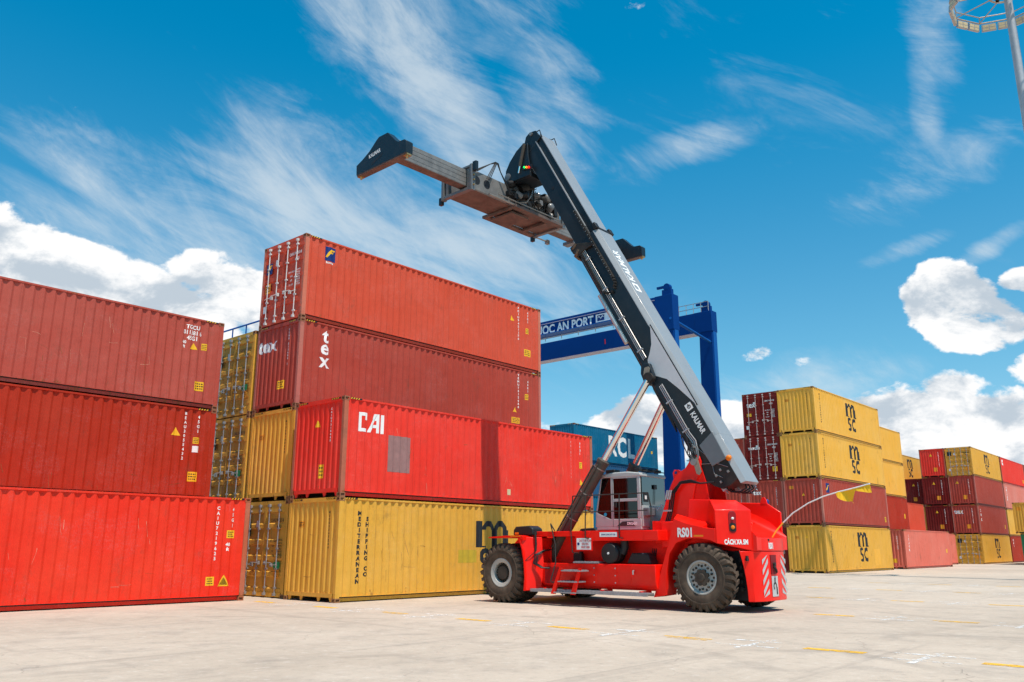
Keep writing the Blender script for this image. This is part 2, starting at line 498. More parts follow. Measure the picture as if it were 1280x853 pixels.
def corner_mesh(sx, sy, sz):
    """corner casting with its real oval openings; outward signs along x, y, z"""
    lx, ly, lz = .178, .162, .118
    bm = bmesh.new()
    bmesh.ops.create_cube(bm, size=1.0)
    for v in bm.verts: v.co = Vector((v.co.x * lx, v.co.y * ly, v.co.z * lz))
    for f in list(bm.faces):
        nn = f.normal
        out = (abs(nn.x) > .9 and nn.x * sx > 0) or (abs(nn.y) > .9 and nn.y * sy > 0) or (abs(nn.z) > .9 and nn.z * sz > 0)
        if out:
            r1 = bmesh.ops.inset_individual(bm, faces=[f], thickness=.038, depth=0)
            bmesh.ops.inset_individual(bm, faces=[f], thickness=.001, depth=-.05)
    me = bpy.data.meshes.new('corner_casting')
    e = .004
    for v in bm.verts: v.co += Vector((sx * -lx / 2 + sx * e, sy * -ly / 2 + sy * e, sz * -lz / 2 + sz * .0))
    bmesh.ops.recalc_face_normals(bm, faces=bm.faces)
    bm.to_mesh(me); bm.free(); return me
def addslot(me, n=1):
    for _ in range(n): me.materials.append(None)
    return me
G = {}
G['side'] = addslot(side_mesh())
G['end'] = addslot(end_mesh())
G['door'] = addslot(door_mesh())
G['bar'] = addslot(bar_mesh())
G['handle'] = addslot(handle_mesh())
for sx in (-1, 1):
    for sy in (-1, 1):
        for sz in (-1, 1): G['cc', sx, sy, sz] = addslot(corner_mesh(sx, sy, sz))
b = MB(); b.prism([(0, 0), (.15, 0), (.15, .03), (.06, .05), (.05, .10), (0, .10)], .118, CH - .118, 'z'); G['post'] = addslot(b.mesh('corner_post'))
b = MB(); b.box(.178, CL - .178, .002, .062, CH - .074, CH - .022); G['toprail'] = addslot(b.mesh('top_rail'))
b = MB(); b.box(.178, CL - .178, .060, .10, .03, .152); b.box(.178, CL - .178, .006, .10, .152, .166); G['botrail'] = addslot(b.mesh('bottom_rail'))
b = MB(); b.box(.002, .06, .162, CW - .162, CH - .13, CH - .008); G['header'] = addslot(b.mesh('end_header'))
b = MB(); b.box(.004, .08, .162, CW - .162, .13, .245)
for q in (.162, .72, 1.55, CW - .162 - .16):
    b.prism([(q, .132), (q + .16, .132), (q + .11, .02), (q + .05, .02)], .03, .06, 'x')
G['sill'] = addslot(b.mesh('end_sill'))
b = MB(); b.box(.004, .09, .162, CW - .162, .03, .165); G['doorsill'] = addslot(b.mesh('door_sill'))
b = MB()
k = 0; x = .1
while x < CL - .15:
    b.face([(x, .05, CH - .03), (x + .05, .05, CH - .012), (x + .05, CW - .05, CH - .012), (x, CW - .05, CH - .03)])
    b.face([(x + .05, .05, CH - .012), (x + .1, .05, CH - .012), (x + .1, CW - .05, CH - .012), (x + .05, CW - .05, CH - .012)])
    b.face([(x + .1, .05, CH - .012), (x + .15, .05, CH - .03), (x + .15, CW - .05, CH - .03), (x + .1, CW - .05, CH - .012)])
    b.face([(x + .15, .05, CH - .03), (x + .21, .05, CH - .03), (x + .21, CW - .05, CH - .03), (x + .15, CW - .05, CH - .03)])
    x += .21
G['roof'] = addslot(b.mesh('roof', fix=False))
b = MB(); b.box(.1, CL - .1, .05, CW - .05, .12, .16)
x = .5
while x < CL - .3:
    b.box(x, x + .04, .10, CW - .10, .04, .12); x += .6
G['floor'] = addslot(b.mesh('floor'))

def hazard_mesh():
    b = MB(); L = .44; h = .045
    b.face([(0, 0, 0), (L, 0, 0), (L, 0, h), (0, 0, h)], 0)
    k = 0
    while .02 + k * .09 < L - .07:
        x = .01 + k * .09
        b.face([(x, -.0015, .002), (x + .04, -.0015, .002), (x + .075, -.0015, h - .002), (x + .035, -.0015, h - .002)], 1); k += 1
    return b.mesh('hazard_strip', fix=False)
G['hazard'] = hazard_mesh(); G['hazard'].materials.append(M_black); G['hazard'].materials.append(M_yel)

def cc_mat(pal):
    if pal not in M_RUSTY:
        c = {'bright_red': (.40, .13, .06), 'yellow': (.34, .16, .07), 'pale_yellow': (.36, .18, .06)}.get(pal, (.30, .13, .07))
        M_RUSTY[pal] = simple('worn corner steel ' + pal.replace('_', ' '), c, .6, 0, .4, 9, .004, dust=(.5, (.13, .06, .03)))
    return M_RUSTY[pal]
def post_mat(pal):
    base = {'bright_red': ((.46, .12, .06)), 'cai_red': (.42, .11, .06), 'orange_red': (.56, .16, .10), 'brick': (.46, .14, .11)}
    if pal in base: return paint('paint worn post ' + pal.replace('_', ' '), base[pal], (.45, .22, .15), .5, 1.0, .45)
    return PAL[pal]

def stick(cont, face, bm, pos, mat, name='lettering', follow=True):
    """press a flat print bm (x right, y up as seen from outside) onto a container face at pos=(distance from the
    left edge as seen, height); the print follows the corrugation"""
    if face == 'side':
        brk = breaks(SP0, SPP, SN, .072, .066); conv = lambda p: p.x + pos[0]; dfun = side_d
    else:
        brk = breaks(EP0, EPP, EN, .085, .04); conv = lambda p: CW - (p.x + pos[0]); dfun = end_d
    if not len(bm.verts): return None
    if follow:
        us = [conv(v.co) for v in bm.verts]; lo, hi = min(us), max(us)
        for q in brk:
            if lo < q < hi:
                lx = q - pos[0] if face == 'side' else (CW - q) - pos[0]
                geo = bm.verts[:] + bm.edges[:] + bm.faces[:]
                bmesh.ops.bisect_plane(bm, geom=geo, plane_co=(lx, 0, 0), plane_no=(1, 0, 0), dist=1e-5)
    for v in bm.verts:
        u = conv(v.co); z = v.co.y + pos[1]
        d = (dfun(u) - .003) if follow else -.012
        if face == 'side': v.co = Vector((u, d, z))
        else: v.co = Vector((d, u, z))
    me = bpy.data.meshes.new(name); bm.to_mesh(me); bm.free()
    me.materials.append(mat)
    o = place(name, me, cont)
    if name == 'label_plate' and mat in (M_yel, M_orange) and cont.location.y < 60:
        rr_ = random.Random(int(pos[0] * 100)); lines = []
        w_ = max(v.co.x for v in me.vertices) - min(v.co.x for v in me.vertices) if face == 'side' else max(v.co.y for v in me.vertices) - min(v.co.y for v in me.vertices)
        h_ = max(v.co.z for v in me.vertices) - min(v.co.z for v in me.vertices)
        for k in range(3):
            x = -w_ * .38; z = h_ * (.26 - .26 * k)
            while x < w_ * .3:
                e = w_ * rr_.uniform(.08, .2); lines.append((x, z - h_ * .05, min(x + e, w_ * .4), z + h_ * .06)); x += e + w_ * .06
        o2 = stick(cont, face, rects_bm(lines), pos, M_black, 'label_print', follow)
        if o2: o2.parent = o; o2.location = (0, -.002, 0) if face == 'side' else (-.002, 0, 0)
    return o
TAGS = []
def tri_bm(s):
    return rects_bm([[(-s / 2, -s * .43), (s / 2, -s * .43), (0, s * .43)]])
def code_column(cont, face, x, top, body, mat, size=.105, pitch=.98):
    bm = stacked(body, size, .004, .95, pitch)
    h = max(v.co.y for v in bm.verts) - min(v.co.y for v in bm.verts)
    stick(cont, face, bm, (x, top - h / 2), mat)

def container(name_label, org, u, v, tier, pal, door=False, z=None, group=None, z0=None, bar_mat=None, castpal=None, cat='shipping container'):
    loc = Vector((org[0], org[1], 0)) + AX * u + BX * v + Vector((0, 0, (tier * 2.9) if z0 is None else z0))
    c = empty('shipping_container', loc, ROWZ)
    tag(c, name_label, cat, group)
    m = PAL[pal]; cm_ = cc_mat(pal); pm = post_mat(pal)
    place('side_panel', G['side'], c, [m])
    o = place('side_panel', G['side'], c, [m], loc=(CL, CW, 0)); o.rotation_euler = (0, 0, math.pi)
    place('roof', G['roof'], c, [m]); place('floor', G['floor'], c, [M_dark])
    for (x_, rz) in ((0, 0), (CL, math.pi)):
        y_ = 0 if x_ == 0 else CW
        o = place('top_rail', G['toprail'], c, [m], loc=(x_, y_, 0)); o.rotation_euler = (0, 0, rz)
        o = place('bottom_rail', G['botrail'], c, [m], loc=(x_, y_, 0)); o.rotation_euler = (0, 0, rz)
        o = place('end_header', G['header'], c, [m], loc=(x_, y_, 0)); o.rotation_euler = (0, 0, rz)
        isdoor = (x_ == 0) == door
        o = place('door_sill' if isdoor else 'end_sill', G['doorsill' if isdoor else 'sill'], c, [m], loc=(x_, y_, 0)); o.rotation_euler = (0, 0, rz)
        if not isdoor:
            o = place('end_panel', G['end'], c, [m], loc=(x_, y_, 0)); o.rotation_euler = (0, 0, rz)
        elif door:
            for side in (0, 1):
                d = place('door', G['door'], c, [m])
                if side == 0: d.location = (.012, .112, 0)
                else:
                    d.location = (.012, CW - .112, 0); d.scale = (1, -1, 1)
                for yy in (.30, .84):
                    place('locking_bar', G['bar'], d, [bar_mat or M_galv], loc=(0, yy, 0))
                    place('handle', G['handle'], d, [bar_mat or M_galv], loc=(0, yy - .3 if yy > .5 else yy - .1, .0 if yy > .5 else -.06))
        else:
            o = place('end_panel', G['end'], c, [m], loc=(x_, y_, 0)); o.rotation_euler = (0, 0, rz)
    for sx in (-1, 1):
        for sy in (-1, 1):
            X = 0 if sx < 0 else CL; Y = 0 if sy < 0 else CW
            for sz in (-1, 1):
                place('corner_casting', G['cc', sx, sy, sz], c, [cm_], loc=(X, Y, 0 if sz < 0 else CH))
            o = place('corner_post', G['post'], c, [pm], loc=(X, Y, 0)); o.scale = (-sx, -sy, 1)
    place('hazard_strip', G['hazard'], c, loc=(.2, .0, CH - .066))
    place('hazard_strip', G['hazard'], c, loc=(CL - .64, .0, CH - .066))
    if not door:
        for yy in (.64, CW - .2):
            o = place('hazard_strip', G['hazard'], c, loc=(0, yy, CH - .066)); o.rotation_euler = (0, 0, -math.pi / 2)
    return c

def door_print(c, ink, logo=None, logo_at=(.34, 2.05), green=True, seed=1):
    rr = random.Random(seed)
    def line(x, z, w_, h_=.05):
        rects = []; q = x
        while q < x + w_:
            ww = rr.uniform(.02, .055); rects.append((q, z, q + ww, z + h_ * rr.uniform(.8, 1))); q += ww + rr.choice((.012, .012, .05))
        return rects
    stick(c, 'end', text_bm('CAXU 947215 8', .14, .003, .72), (1.92, 2.30), ink, follow=False)
    stick(c, 'end', text_bm('45G1', .14, .003, .8), (2.02, 2.10), ink, follow=False)
    body = 'MAX. GROSS\nTARE\nNET\nCU. CAP.'
    stick(c, 'end', text_bm(body, .085, .001, .7, lead=1.75), (1.75, 1.45), ink, follow=False)
    stick(c, 'end', text_bm('32500 KG\n71650 LB\n3940 KG\n8690 LB\n28560 KG\n62960 LB\n76.4 CU.M', .085, .001, .7, lead=.98), (2.12, 1.45), ink, follow=False)
    stick(c, 'end', rects_bm([(-.07, -.1, .07, .1)]), (1.05 - .2, 2.2), M_white, 'label_plate', follow=False)
    stick(c, 'end', rects_bm([(-.09, -.12, .09, .12)]), (.30, .62), M_white, 'label_plate', follow=False)
    if green:
        stick(c, 'end', rects_bm([(-.17, -.1, .17, .1)]), (2.02, 1.02 - .06), M_greenl, 'label_plate', follow=False)
        stick(c, 'end', rects_bm([(-.15, -.12, .15, .12)]), (2.02, .70), M_orange, 'label_plate', follow=False)
    if logo is not None: stick(c, 'end', logo, logo_at, ink, follow=False)

def serif_tex(size):
    """the three letters t e x with slab ends, side by side, x-height = size"""
    b = text_bm('tex', size * 1.5, .02, .95)
    return b
def msc_logo(w_):
    """m over sc, drawn as heavy strokes; total width w_"""
    s = w_ / 2.0
    def arc(cx, cy, r0, r1, a0, a1, n=8):
        out = []
        for k in range(n):
            t0 = R(a0 + (a1 - a0) * k / n); t1 = R(a0 + (a1 - a0) * (k + 1) / n)
            out.append([(cx + r0 * math.cos(t0), cy + r0 * math.sin(t0)), (cx + r1 * math.cos(t0), cy + r1 * math.sin(t0)),
                        (cx + r1 * math.cos(t1), cy + r1 * math.sin(t1)), (cx + r0 * math.cos(t1), cy + r0 * math.sin(t1))])
        return out
    P = []
    P += [(-1, .05, -.66, 1.02)]
    P += arc(-.34, .70, .13, .34, 0, 180, 8) + [(-.13 + .0, .05, .0, .70)] + [(-.66, .05, -.47, .1)]
    P += [(-.13, .05, .13, .70)]
    P += arc(.34, .70, .13, .36, 0, 180, 8) + [(.47, .05, .82, .70)]
    P += [(.82, .05, 1.0, .14)]
    # s
    P += arc(-.5, -.27, .12, .30, 30, 270, 8) + arc(-.5, -.69, .12, .30, -150, 90, 8)
    # c
    P += arc(.42, -.48, .26, .50, 45, 315, 10)
    P = [[(a * s, b_ * s) for a, b_ in (q if isinstance(q[0], (tuple, list)) else [(q[0], q[1]), (q[2], q[1]), (q[2], q[3]), (q[0], q[3])])] for q in P]
    return rects_bm(P)
def warn_end(c, x1=.5, z1=2.2, x2=None, z2=None, code='MEDU 734512 0', ink=M_black):
    stick(c, 'end', rects_bm([(-.14, -.09, .14, .09)]), (x1, z1), M_orange, 'label_plate')
    if x2: stick(c, 'end', tri_bm(.2), (x2, z2), M_yel, 'warning_triangle')
    code_column(c, 'end', 1.95, 2.5, code.replace(' ', ''), ink, .085, 1.15)

# ------------------------------------------------------------------ ground
def build_ground():
    m, n, b_ = mat_base('concrete paving')
    t = n.new('ShaderNodeTexCoord').outputs['Object']
    a = n.noise(t, .09, 5, .6); f = n.noise(t, 1.1, 8, .68); g = n.noise(t, 28, 4, .7)
    mid = n.noise(n.scl(t, (1, 1, 1)), .38, 6, .65, .6)
    c = n.mix(n.step(a, .3, .7), (.44, .352, .275), (.56, .455, .362))
    c = n.mix(n.m('MULTIPLY', n.step(mid, .5, .75), .35), c, (.66, .56, .465))
    c = n.mix(n.m('MULTIPLY', n.step(f, .47, .74), .55), c, (.30, .25, .21))
    f4 = n.noise(t, 5.5, 7, .7)
    c = n.mix(n.m('MULTIPLY', n.step(f4, .52, .70), .42), c, (.29, .24, .20))
    c = n.mix(n.m('MULTIPLY', n.step(f4, .46, .30), .40), c, (.68, .60, .53))
    c = n.mix(n.m('MULTIPLY', n.step(g, .54, .72), .45), c, (.26, .215, .18))
    # tyre scuffs: long dark smears running along the lane
    mp = n.new('ShaderNodeMapping'); mp.inputs['Rotation'].default_value = (0, 0, -ROWZ); n.l.new(t, mp.inputs[0])
    s1 = n.noise(n.scl(mp.outputs[0], (.06, 1.3, 1)), 1.0, 6, .7, .7)
    s2 = n.noise(n.scl(mp.outputs[0], (1.0, .08, 1)), 1.1, 6, .7, .7)
    c = n.mix(n.m('MULTIPLY', n.step(s1, .54, .70), .36), c, (.22, .18, .155))
    c = n.mix(n.m('MULTIPLY', n.step(s2, .57, .72), .28), c, (.24, .20, .17))
    oil = n.step(n.noise(t, .55, 5, .6, .5), .70, .80)
    c = n.mix(n.m('MULTIPLY', oil, .5), c, (.17, .14, .12))
    # turning marks left by machine tyres
    spg = n.new('ShaderNodeSeparateXYZ'); n.l.new(t, spg.inputs[0])
    brk_ = n.step(n.noise(t, .8, 5, .65), .40, .62)
    for (cx_, cy_, rr_, ww_) in ((-6, 10, 9.5, .22), (-6, 10, 11.6, .22), (14, 9, 7.6, .2), (14, 9, 9.8, .24), (22, 26, 14, .26), (22, 26, 16.2, .26), (3, -2, 15.5, .2), (3, -2, 18.4, .2)):
        ax_ = n.m('SUBTRACT', spg.outputs[0], cx_); ay_ = n.m('SUBTRACT', spg.outputs[1], cy_)
        dd_ = n.m('SQRT', n.m('ADD', n.m('MULTIPLY', ax_, ax_), n.m('MULTIPLY', ay_, ay_)))
        ring = n.step(n.m('ABSOLUTE', n.m('SUBTRACT', n.m('ADD', dd_, n.m('MULTIPLY', f, .12)), rr_)), ww_, ww_ * .35)
        c = n.mix(n.m('MULTIPLY', n.m('MULTIPLY', ring, brk_), .24), c, (.20, .165, .14))
    # hairline cracks
    vo = n.new('ShaderNodeTexVoronoi'); vo.feature = 'DISTANCE_TO_EDGE'; vo.inputs['Scale'].default_value = .33
    wv = n.new('ShaderNodeTexNoise'); wv.inputs['Scale'].default_value = 1.6; n.l.new(t, wv.inputs['Vector'])
    ad = n.new('ShaderNodeVectorMath'); ad.operation = 'MULTIPLY_ADD'
    n.l.new(wv.outputs['Color'], ad.inputs[0]); ad.inputs[1].default_value = (.8, .8, 0); n.l.new(t, ad.inputs[2])
    n.l.new(ad.outputs[0], vo.inputs['Vector'])
    crack = n.m('MULTIPLY', n.step(vo.outputs['Distance'], .0045, .001), n.step(a, .42, .6))
    c = n.mix(n.m('MULTIPLY', crack, .28), c, (.16, .13, .11))
    n.put(b_.inputs['Base Color'], c)
    b_.inputs['Roughness'].default_value = .88
    b_.inputs['Specular IOR Level'].default_value = .25
    bp = n.new('ShaderNodeBump'); bp.inputs['Distance'].default_value = .012; bp.inputs['Strength'].default_value = .7
    n.l.new(n.m('SUBTRACT', n.m('ADD', f, n.m('MULTIPLY', g, .35)), crack), bp.inputs['Height']); n.l.new(bp.outputs[0], b_.inputs['Normal'])
    g_ = MB(); S = 3000
    g_.face([(-S, -S, 0), (S, -S, 0), (S, S, 0), (-S, S, 0)])
    o = g_.build('ground', m, fix=False); tag(o, 'pale concrete container yard paving with scuffs', kind='structure')
    # recessed joints between the cast slabs
    jm = simple('joint sealant', (.16, .13, .11), .9)
    # painted slot marks
    def worn(name, col, cov):
        m, n, b_ = mat_base(name)
        t = n.new('ShaderNodeTexCoord').outputs['Object']
        f = n.noise(t, 9, 8, .72); g2 = n.noise(t, 1.3, 4, .6)
        a_ = n.step(n.m('ADD', f, n.m('MULTIPLY', g2, .35)), cov, cov + .14)
        b_.inputs['Base Color'].default_value = (*col, 1); b_.inputs['Roughness'].default_value = .8
        n.l.new(a_, b_.inputs['Alpha'])
        return m
    my = worn('worn yellow road paint', (.84, .45, .03), .55)
    mw = worn('worn white road paint', (.80, .78, .76), .62)
    root = empty('ground_markings', TO, TA)
    tag(root, 'worn yellow dashes and faint white corner marks painted on the concrete', kind='structure')
    rnd = random.Random(4)
    nums = ['01', '02', '03', '04', '05', '06', '07', '08', '09', '10', '11', '12', '13', '14']
    for row, (L, us) in enumerate(((6.85, [-10.4, -7.7, -5.2, -2.6, 0, 2.6, 5.3, 8.0, 10.9]), (.1, [-10.4, -7.75, -5.16, -2.6]), (-6.6, [-10, -7.4, -4.8, -2.2, .4]),
                                    (-13.2, [-10, -7.4, -4.8, -2.2, .4, 3]), (-19.8, [-10, -7.4, -4.8, -2.2, .4, 3]))):
        for k, u in enumerate(us):
            lf = L - .03 * (u + 2) if row == 0 else L
            bm = rects_bm([(-.46, -.11, .46, .11)]) if (k * 7 + row) % 3 else rects_bm([(-.46, -.13, .46, -.04), (-.46, .06, .30, .13), (-.10, -.04, .02, .06)])
            for v_ in bm.verts: v_.co = Vector((v_.co.x + u, v_.co.y + lf, .004))
            me = bpy.data.meshes.new('yellow_dash'); bm.to_mesh(me); bm.free(); me.materials.append(my)
            place('yellow_dash', me, root)
            w_ = MB()
            uu = u - 1.3
            w_.face([(uu - .05, lf - .75, .004), (uu + .05, lf - .75, .004), (uu + .05, lf + .75, .004), (uu - .05, lf + .75, .004)])
            w_.face([(uu - .55, lf - .42, .004), (uu - .05, lf - .42, .004), (uu - .05, lf - .32, .004), (uu - .55, lf - .32, .004)])
            w_.face([(uu + .05, lf - .42, .004), (uu + .55, lf - .42, .004), (uu + .55, lf - .32, .004), (uu + .05, lf - .32, .004)])
            w_.face([(uu - .55, lf + .42, .004), (uu - .05, lf + .42, .004), (uu - .05, lf + .32, .004), (uu - .55, lf + .32, .004)])
            w_.face([(uu + .05, lf + .42, .004), (uu + .55, lf + .42, .004), (uu + .55, lf + .32, .004), (uu + .05, lf + .32, .004)])
            w_.build('corner_mark', mw, root, fix=False)
build_ground()

# ------------------------------------------------------------------ container stacks
OC = (-4.861, 24.017)
OL = (-7.7143, 25.1084)
OR = (19.284, 52.624)
OS = (46.657, 85.01)
OE = (4.88, 65.05)      # blue stack behind the gantry lane
GL = 'stack at the left edge'; GM = 'central stacks behind the reach stacker'; GR = 'stacks to the right of the reach stacker'; GF = 'far stacks at the right edge'

# -- left block
c = LOWC = container('bright red container on the ground at the left edge of the yard', OL, -CL, 0, 0, 'bright_red', group=GL)
code_column(c, 'side', CL - .98, 2.62, 'CAIU7219625', M_white, .125, 1.12)
code_column(c, 'side', CL - .52, 2.60, '45G1', M_white, .135, 1.12)
stick(c, 'side', rects_bm([(-.12, -.11, .12, .11)]), (CL - .55, 1.85), M_yel, 'label_plate')
stick(c, 'side', text_bm('40\nft', .13, .004, .9), (CL - .62, 1.5), M_white)
stick(c, 'side', rects_bm([(-.13, -.12, .13, .12)]), (CL - 1.08, .56), M_yel, 'label_plate')
stick(c, 'side', tri_bm(.36), (CL - .66, .57), M_yel, 'warning_triangle')
stick(c, 'side', tri_bm(.24), (CL - .66, .555), M_black, 'warning_triangle')
c = MIDC = container('brick red container second from the bottom at the left edge, low warning triangle mark', OL, -CL + .054, 2.5, 1, 'red', group=GL)
code_column(c, 'side', CL - 1.0, 2.72, 'BEAU3055432', M_white, .125, 1.12)
code_column(c, 'side', CL - .58, 2.65, '45G1', M_white, .135, 1.12)
stick(c, 'side', tri_bm(.30), (CL - 1.3, 2.08), M_yel, 'warning_triangle')
stick(c, 'side', rects_bm([(-.1, -.1, .1, .1)]), (CL - .6, 1.85), M_yel, 'label_plate')
stick(c, 'side', rects_bm([(-.1, -.1, .1, .1)]), (CL - .6, 1.58), M_white, 'label_plate')
stick(c, 'side', rects_bm([(-.16, -.15, .16, .15)]), (CL - .62, .72), M_yel, 'label_plate')
c = TOPC = container('weathered red container on top of the left edge stack', OL, -CL + .054, 2.5, 2, 'old_red', group=GL)
stick(c, 'side', text_bm('TGCU\n011381 6\n45G1', .19, .004, .85, lead=.95), (CL - 1.05, 2.38), M_white)
stick(c, 'side', text_bm('40\nft', .14, .004, .9), (CL - 1.3, 1.98), M_white)
stick(c, 'side', tri_bm(.25), (CL - .98, 1.95), M_yel, 'warning_triangle')
stick(c, 'side', rects_bm([(-.09, -.11, .09, .11)]), (CL - .62, 1.98), M_yel, 'label_plate')
stick(c, 'side', rects_bm([(-.16, -.15, .16, .15)]), (CL - .68, .68), M_yel, 'label_plate')
c = container('brick red container on the ground behind the bright red one at the left edge', OL, -CL + .054, 2.5, 0, 'maroon', group=GL)

def graze(c, mat, seed, n, x0, x1, z0, z1, face='side'):
    rr = random.Random(seed)
    for _ in range(n):
        x, z = rr.uniform(x0, x1), rr.uniform(z0, z1); a = rr.choice((1.45, 1.6, 1.5, 1.3, .1)) ; quads = []
        w_ = rr.uniform(.002, .006)
        for k in range(rr.randint(2, 5)):
            a += rr.uniform(-.16, .16); L_ = rr.uniform(.04, .12)
            x2, z2 = x + math.cos(a) * L_, z - math.sin(a) * L_
            nx, nz = math.sin(a) * w_, math.cos(a) * w_
            quads.append([(x - nx, z - nz), (x2 - nx * .8, z2 - nz * .8), (x2 + nx * .8, z2 + nz * .8), (x + nx, z + nz)])
            x, z = x2, z2; w_ *= rr.uniform(.6, 1.3)
        bm = rects_bm(quads)
        stick(c, face, bm, (0, 0), mat, 'graze_mark')
M_gr1 = simple('bare rusty scrape', (.34, .17, .07), .7, vary=.4, scale=20)
M_gr2 = simple('chalky scrape', (.74, .30, .20), .7, vary=.2, scale=20)
M_gr3 = simple('rust bleed', (.26, .09, .03), .8, vary=.4, scale=20)
graze(LOWC, M_gr2, 3, 9, CL - 7, CL - 1.5, .45, 2.3); graze(LOWC, M_gr3, 5, 3, CL - 6.5, CL - .8, .3, 1.0)
graze(TOPC, M_gr3, 6, 12, CL - 6.5, CL - .8, .4, 1.4); graze(TOPC, M_gr2, 7, 12, CL - 6.5, CL - 1.2, .5, 2.4); graze(MIDC, M_gr3, 8, 10, CL - 6.5, CL - .8, .35, 1.0)

# -- central block
c = container('yellow container with a black shipping line name on the ground behind the reach stacker', OC, 0, 0, 0, 'yellow', group=GM)
stick(c, 'side', stacked('MEDITERRANEAN', .158, .009, 1.12, 1.0), (.752, 1.50), M_black)
stick(c, 'side', stacked('SHIPPING CO', .158, .009, 1.12, 1.0), (1.036, 1.52), M_black)
stick(c, 'side', msc_logo(1.75), (6.52, 1.46), M_black, 'shipping_line_logo')
stick(c, 'side', rects_bm([(-.42, -.2, .42, .2)]), (5.25, 1.22), simple('repaint patch', (.52, .36, .03), .6), 'repaint_patch')
warn_end(c, .62, 2.15, code='MSCU 534726 4')
graze(c, M_gr1, 11, 8, 1.9, 4.4, .7, 2.0); graze(c, M_gr3, 12, 6, 1.6, 4.2, .6, 1.9); graze(c, M_gr3, 13, 8, .3, 2.2, .5, 2.0, 'end')
stick(c, 'end', rects_bm([(-.03, -.09, .03, .09)]), (.62, 2.15), M_yel, 'label_plate')
c = container('bright red leasing container with big white letters, second tier behind the reach stacker', OC, 0, 0, 1, 'cai_red', group=GM)
# CAI logo strokes
P_ = [(-.62, -.34, -.50, .34), (-.50, .22, -.22, .34), (-.50, -.34, -.25, -.22), (-.34, .08, -.22, .22), (.48, -.34, .62, .34)]
P_ += [[(-.02, -.16), (.24, -.16), (.24, -.05), (.03, -.05)], [(-.20, -.34), (-.06, -.34), (.28, .34), (.14, .34)], [(.12, .1), (.26, .34), (.36, .34), (.36, -.34), (.24, -.34), (.24, .1)]]
stick(c, 'side', rects_bm([[(x * .76, z * .84) for x, z in (q if isinstance(q[0], (tuple, list)) else [(q[0], q[1]), (q[2], q[1]), (q[2], q[3]), (q[0], q[3])])] for q in P_]), (1.05, 2.20), M_white, 'leasing_logo')
stick(c, 'side', rects_bm([(-.44, -.55, .44, .55)]), (2.18, 1.36), M_greyp, 'repaint_patch')
stick(c, 'side', rects_bm([(-.1, -.1, .1, .1)]), (7.25, .47), simple('cream label', (.62, .52, .30), .6), 'label_plate')
code_column(c, 'side', CL - 1.35, 2.6, 'CAIU9318440', M_white, .12, 1.12)
code_column(c, 'side', CL - .75, 2.6, '45G1', M_white, .12, 1.12)
stick(c, 'side', rects_bm([(-.1, -.12, .1, .12)]), (CL - .75, 1.7), M_yel, 'label_plate')
stick(c, 'side', tri_bm(.26), (CL - .72, 1.05), M_yel, 'warning_triangle')
graze(c, M_gr3, 21, 9, 2.0, 6.5, .3, 2.0); graze(c, M_gr2, 22, 10, 1.5, 11, .3, 2.5)
code_column(c, 'end', 1.82, 2.6, 'CAIU9318440', M_white, .085, 1.1)
stick(c, 'end', tri_bm(.24), (1.15, 2.18), M_yel, 'warning_triangle')
stick(c, 'end', rects_bm([(-.12, -.2, .12, .2)]), (1.45, .75), M_yel, 'label_plate')
DV = 2.7511; DU = .175
c = container('yellow container with shut doors on the ground, left of the lettered yellow one', OC, DU, DV, 0, 'yellow', door=True, group=GM)
door_print(c, M_black, rects_bm([(-.16, -.22, .16, .22)]), (.32, 2.05), seed=2)
c = container('yellow container with a plain ribbed end, second tier left of the bright red leasing container', OC, DU, DV, 1, 'yellow', group=GM)
warn_end(c, .62, 2.05, code='MEDU 818823 5')
c = container('maroon red container with white tex lettering, third tier of the central stack', OC, DU, DV, 2, 'brick', group=GM)
stick(c, 'side', stacked('tex', .68, .014, 1.0, .64), (1.03, 2.0), M_white)
stick(c, 'end', text_bm('tex', .64, .02, 1.25), (.60, 2.2), M_white)
code_column(c, 'end', 1.82, 2.62, 'TEXU 512680 1', M_white, .085, 1.15)
stick(c, 'end', rects_bm([(-.18, -.14, .18, .14)]), (1.5, .80), M_yel, 'label_plate')
code_column(c, 'side', CL - 1.45, 2.7, 'TEMU7512680', M_white, .12, 1.12)
code_column(c, 'side', CL - .85, 2.5, '45G1', M_white, .12, 1.12)
stick(c, 'side', rects_bm([(-.24, -.12, .24, .12)]), (CL - 1.6, .75), M_yel, 'label_plate')
stick(c, 'side', tri_bm(.26), (CL - 1.65, 1.2), M_yel, 'warning_triangle')
stick(c, 'side', rects_bm([(-.1, -.12, .1, .12)]), (CL - .9, 1.8), M_yel, 'label_plate')
c = container('faded orange red container with door end to the left, topmost of the central stack', OC, DU, DV, 3, 'orange_red', door=True, group=GM, bar_mat=simple('white painted bar', (.62, .62, .60), .5))
def flo(s):
    return rects_bm([[(-.36 * s, -.3 * s), (-.2 * s, -.3 * s), (.02 * s, .02 * s), (.24 * s, .02 * s), (.32 * s, .14 * s), (.08 * s, .14 * s), (.14 * s, .22 * s), (.38 * s, .22 * s), (.44 * s, .34 * s), (.06 * s, .34 * s), (-.12 * s, .14 * s)]])
stick(c, 'side', rects_bm([(-.21, -.25, .21, .25)]), (1.02, 2.42), M_bluel, 'leasing_logo')
stick(c, 'side', text_bm('florens', .11, .003, .95), (1.02, 2.12), M_white)
o = stick(c, 'side', flo(.46), (1.01, 2.43), M_yel, 'leasing_logo'); o.location = (0, -.003, 0)
stick(c, 'end', rects_bm([(-.17, -.19, .17, .19)]), (.42, 2.05), M_bluel, 'leasing_logo', follow=False)
o = stick(c, 'end', flo(.36), (.42, 2.06), M_yel, 'leasing_logo', follow=False); o.location = (-.004, 0, 0)
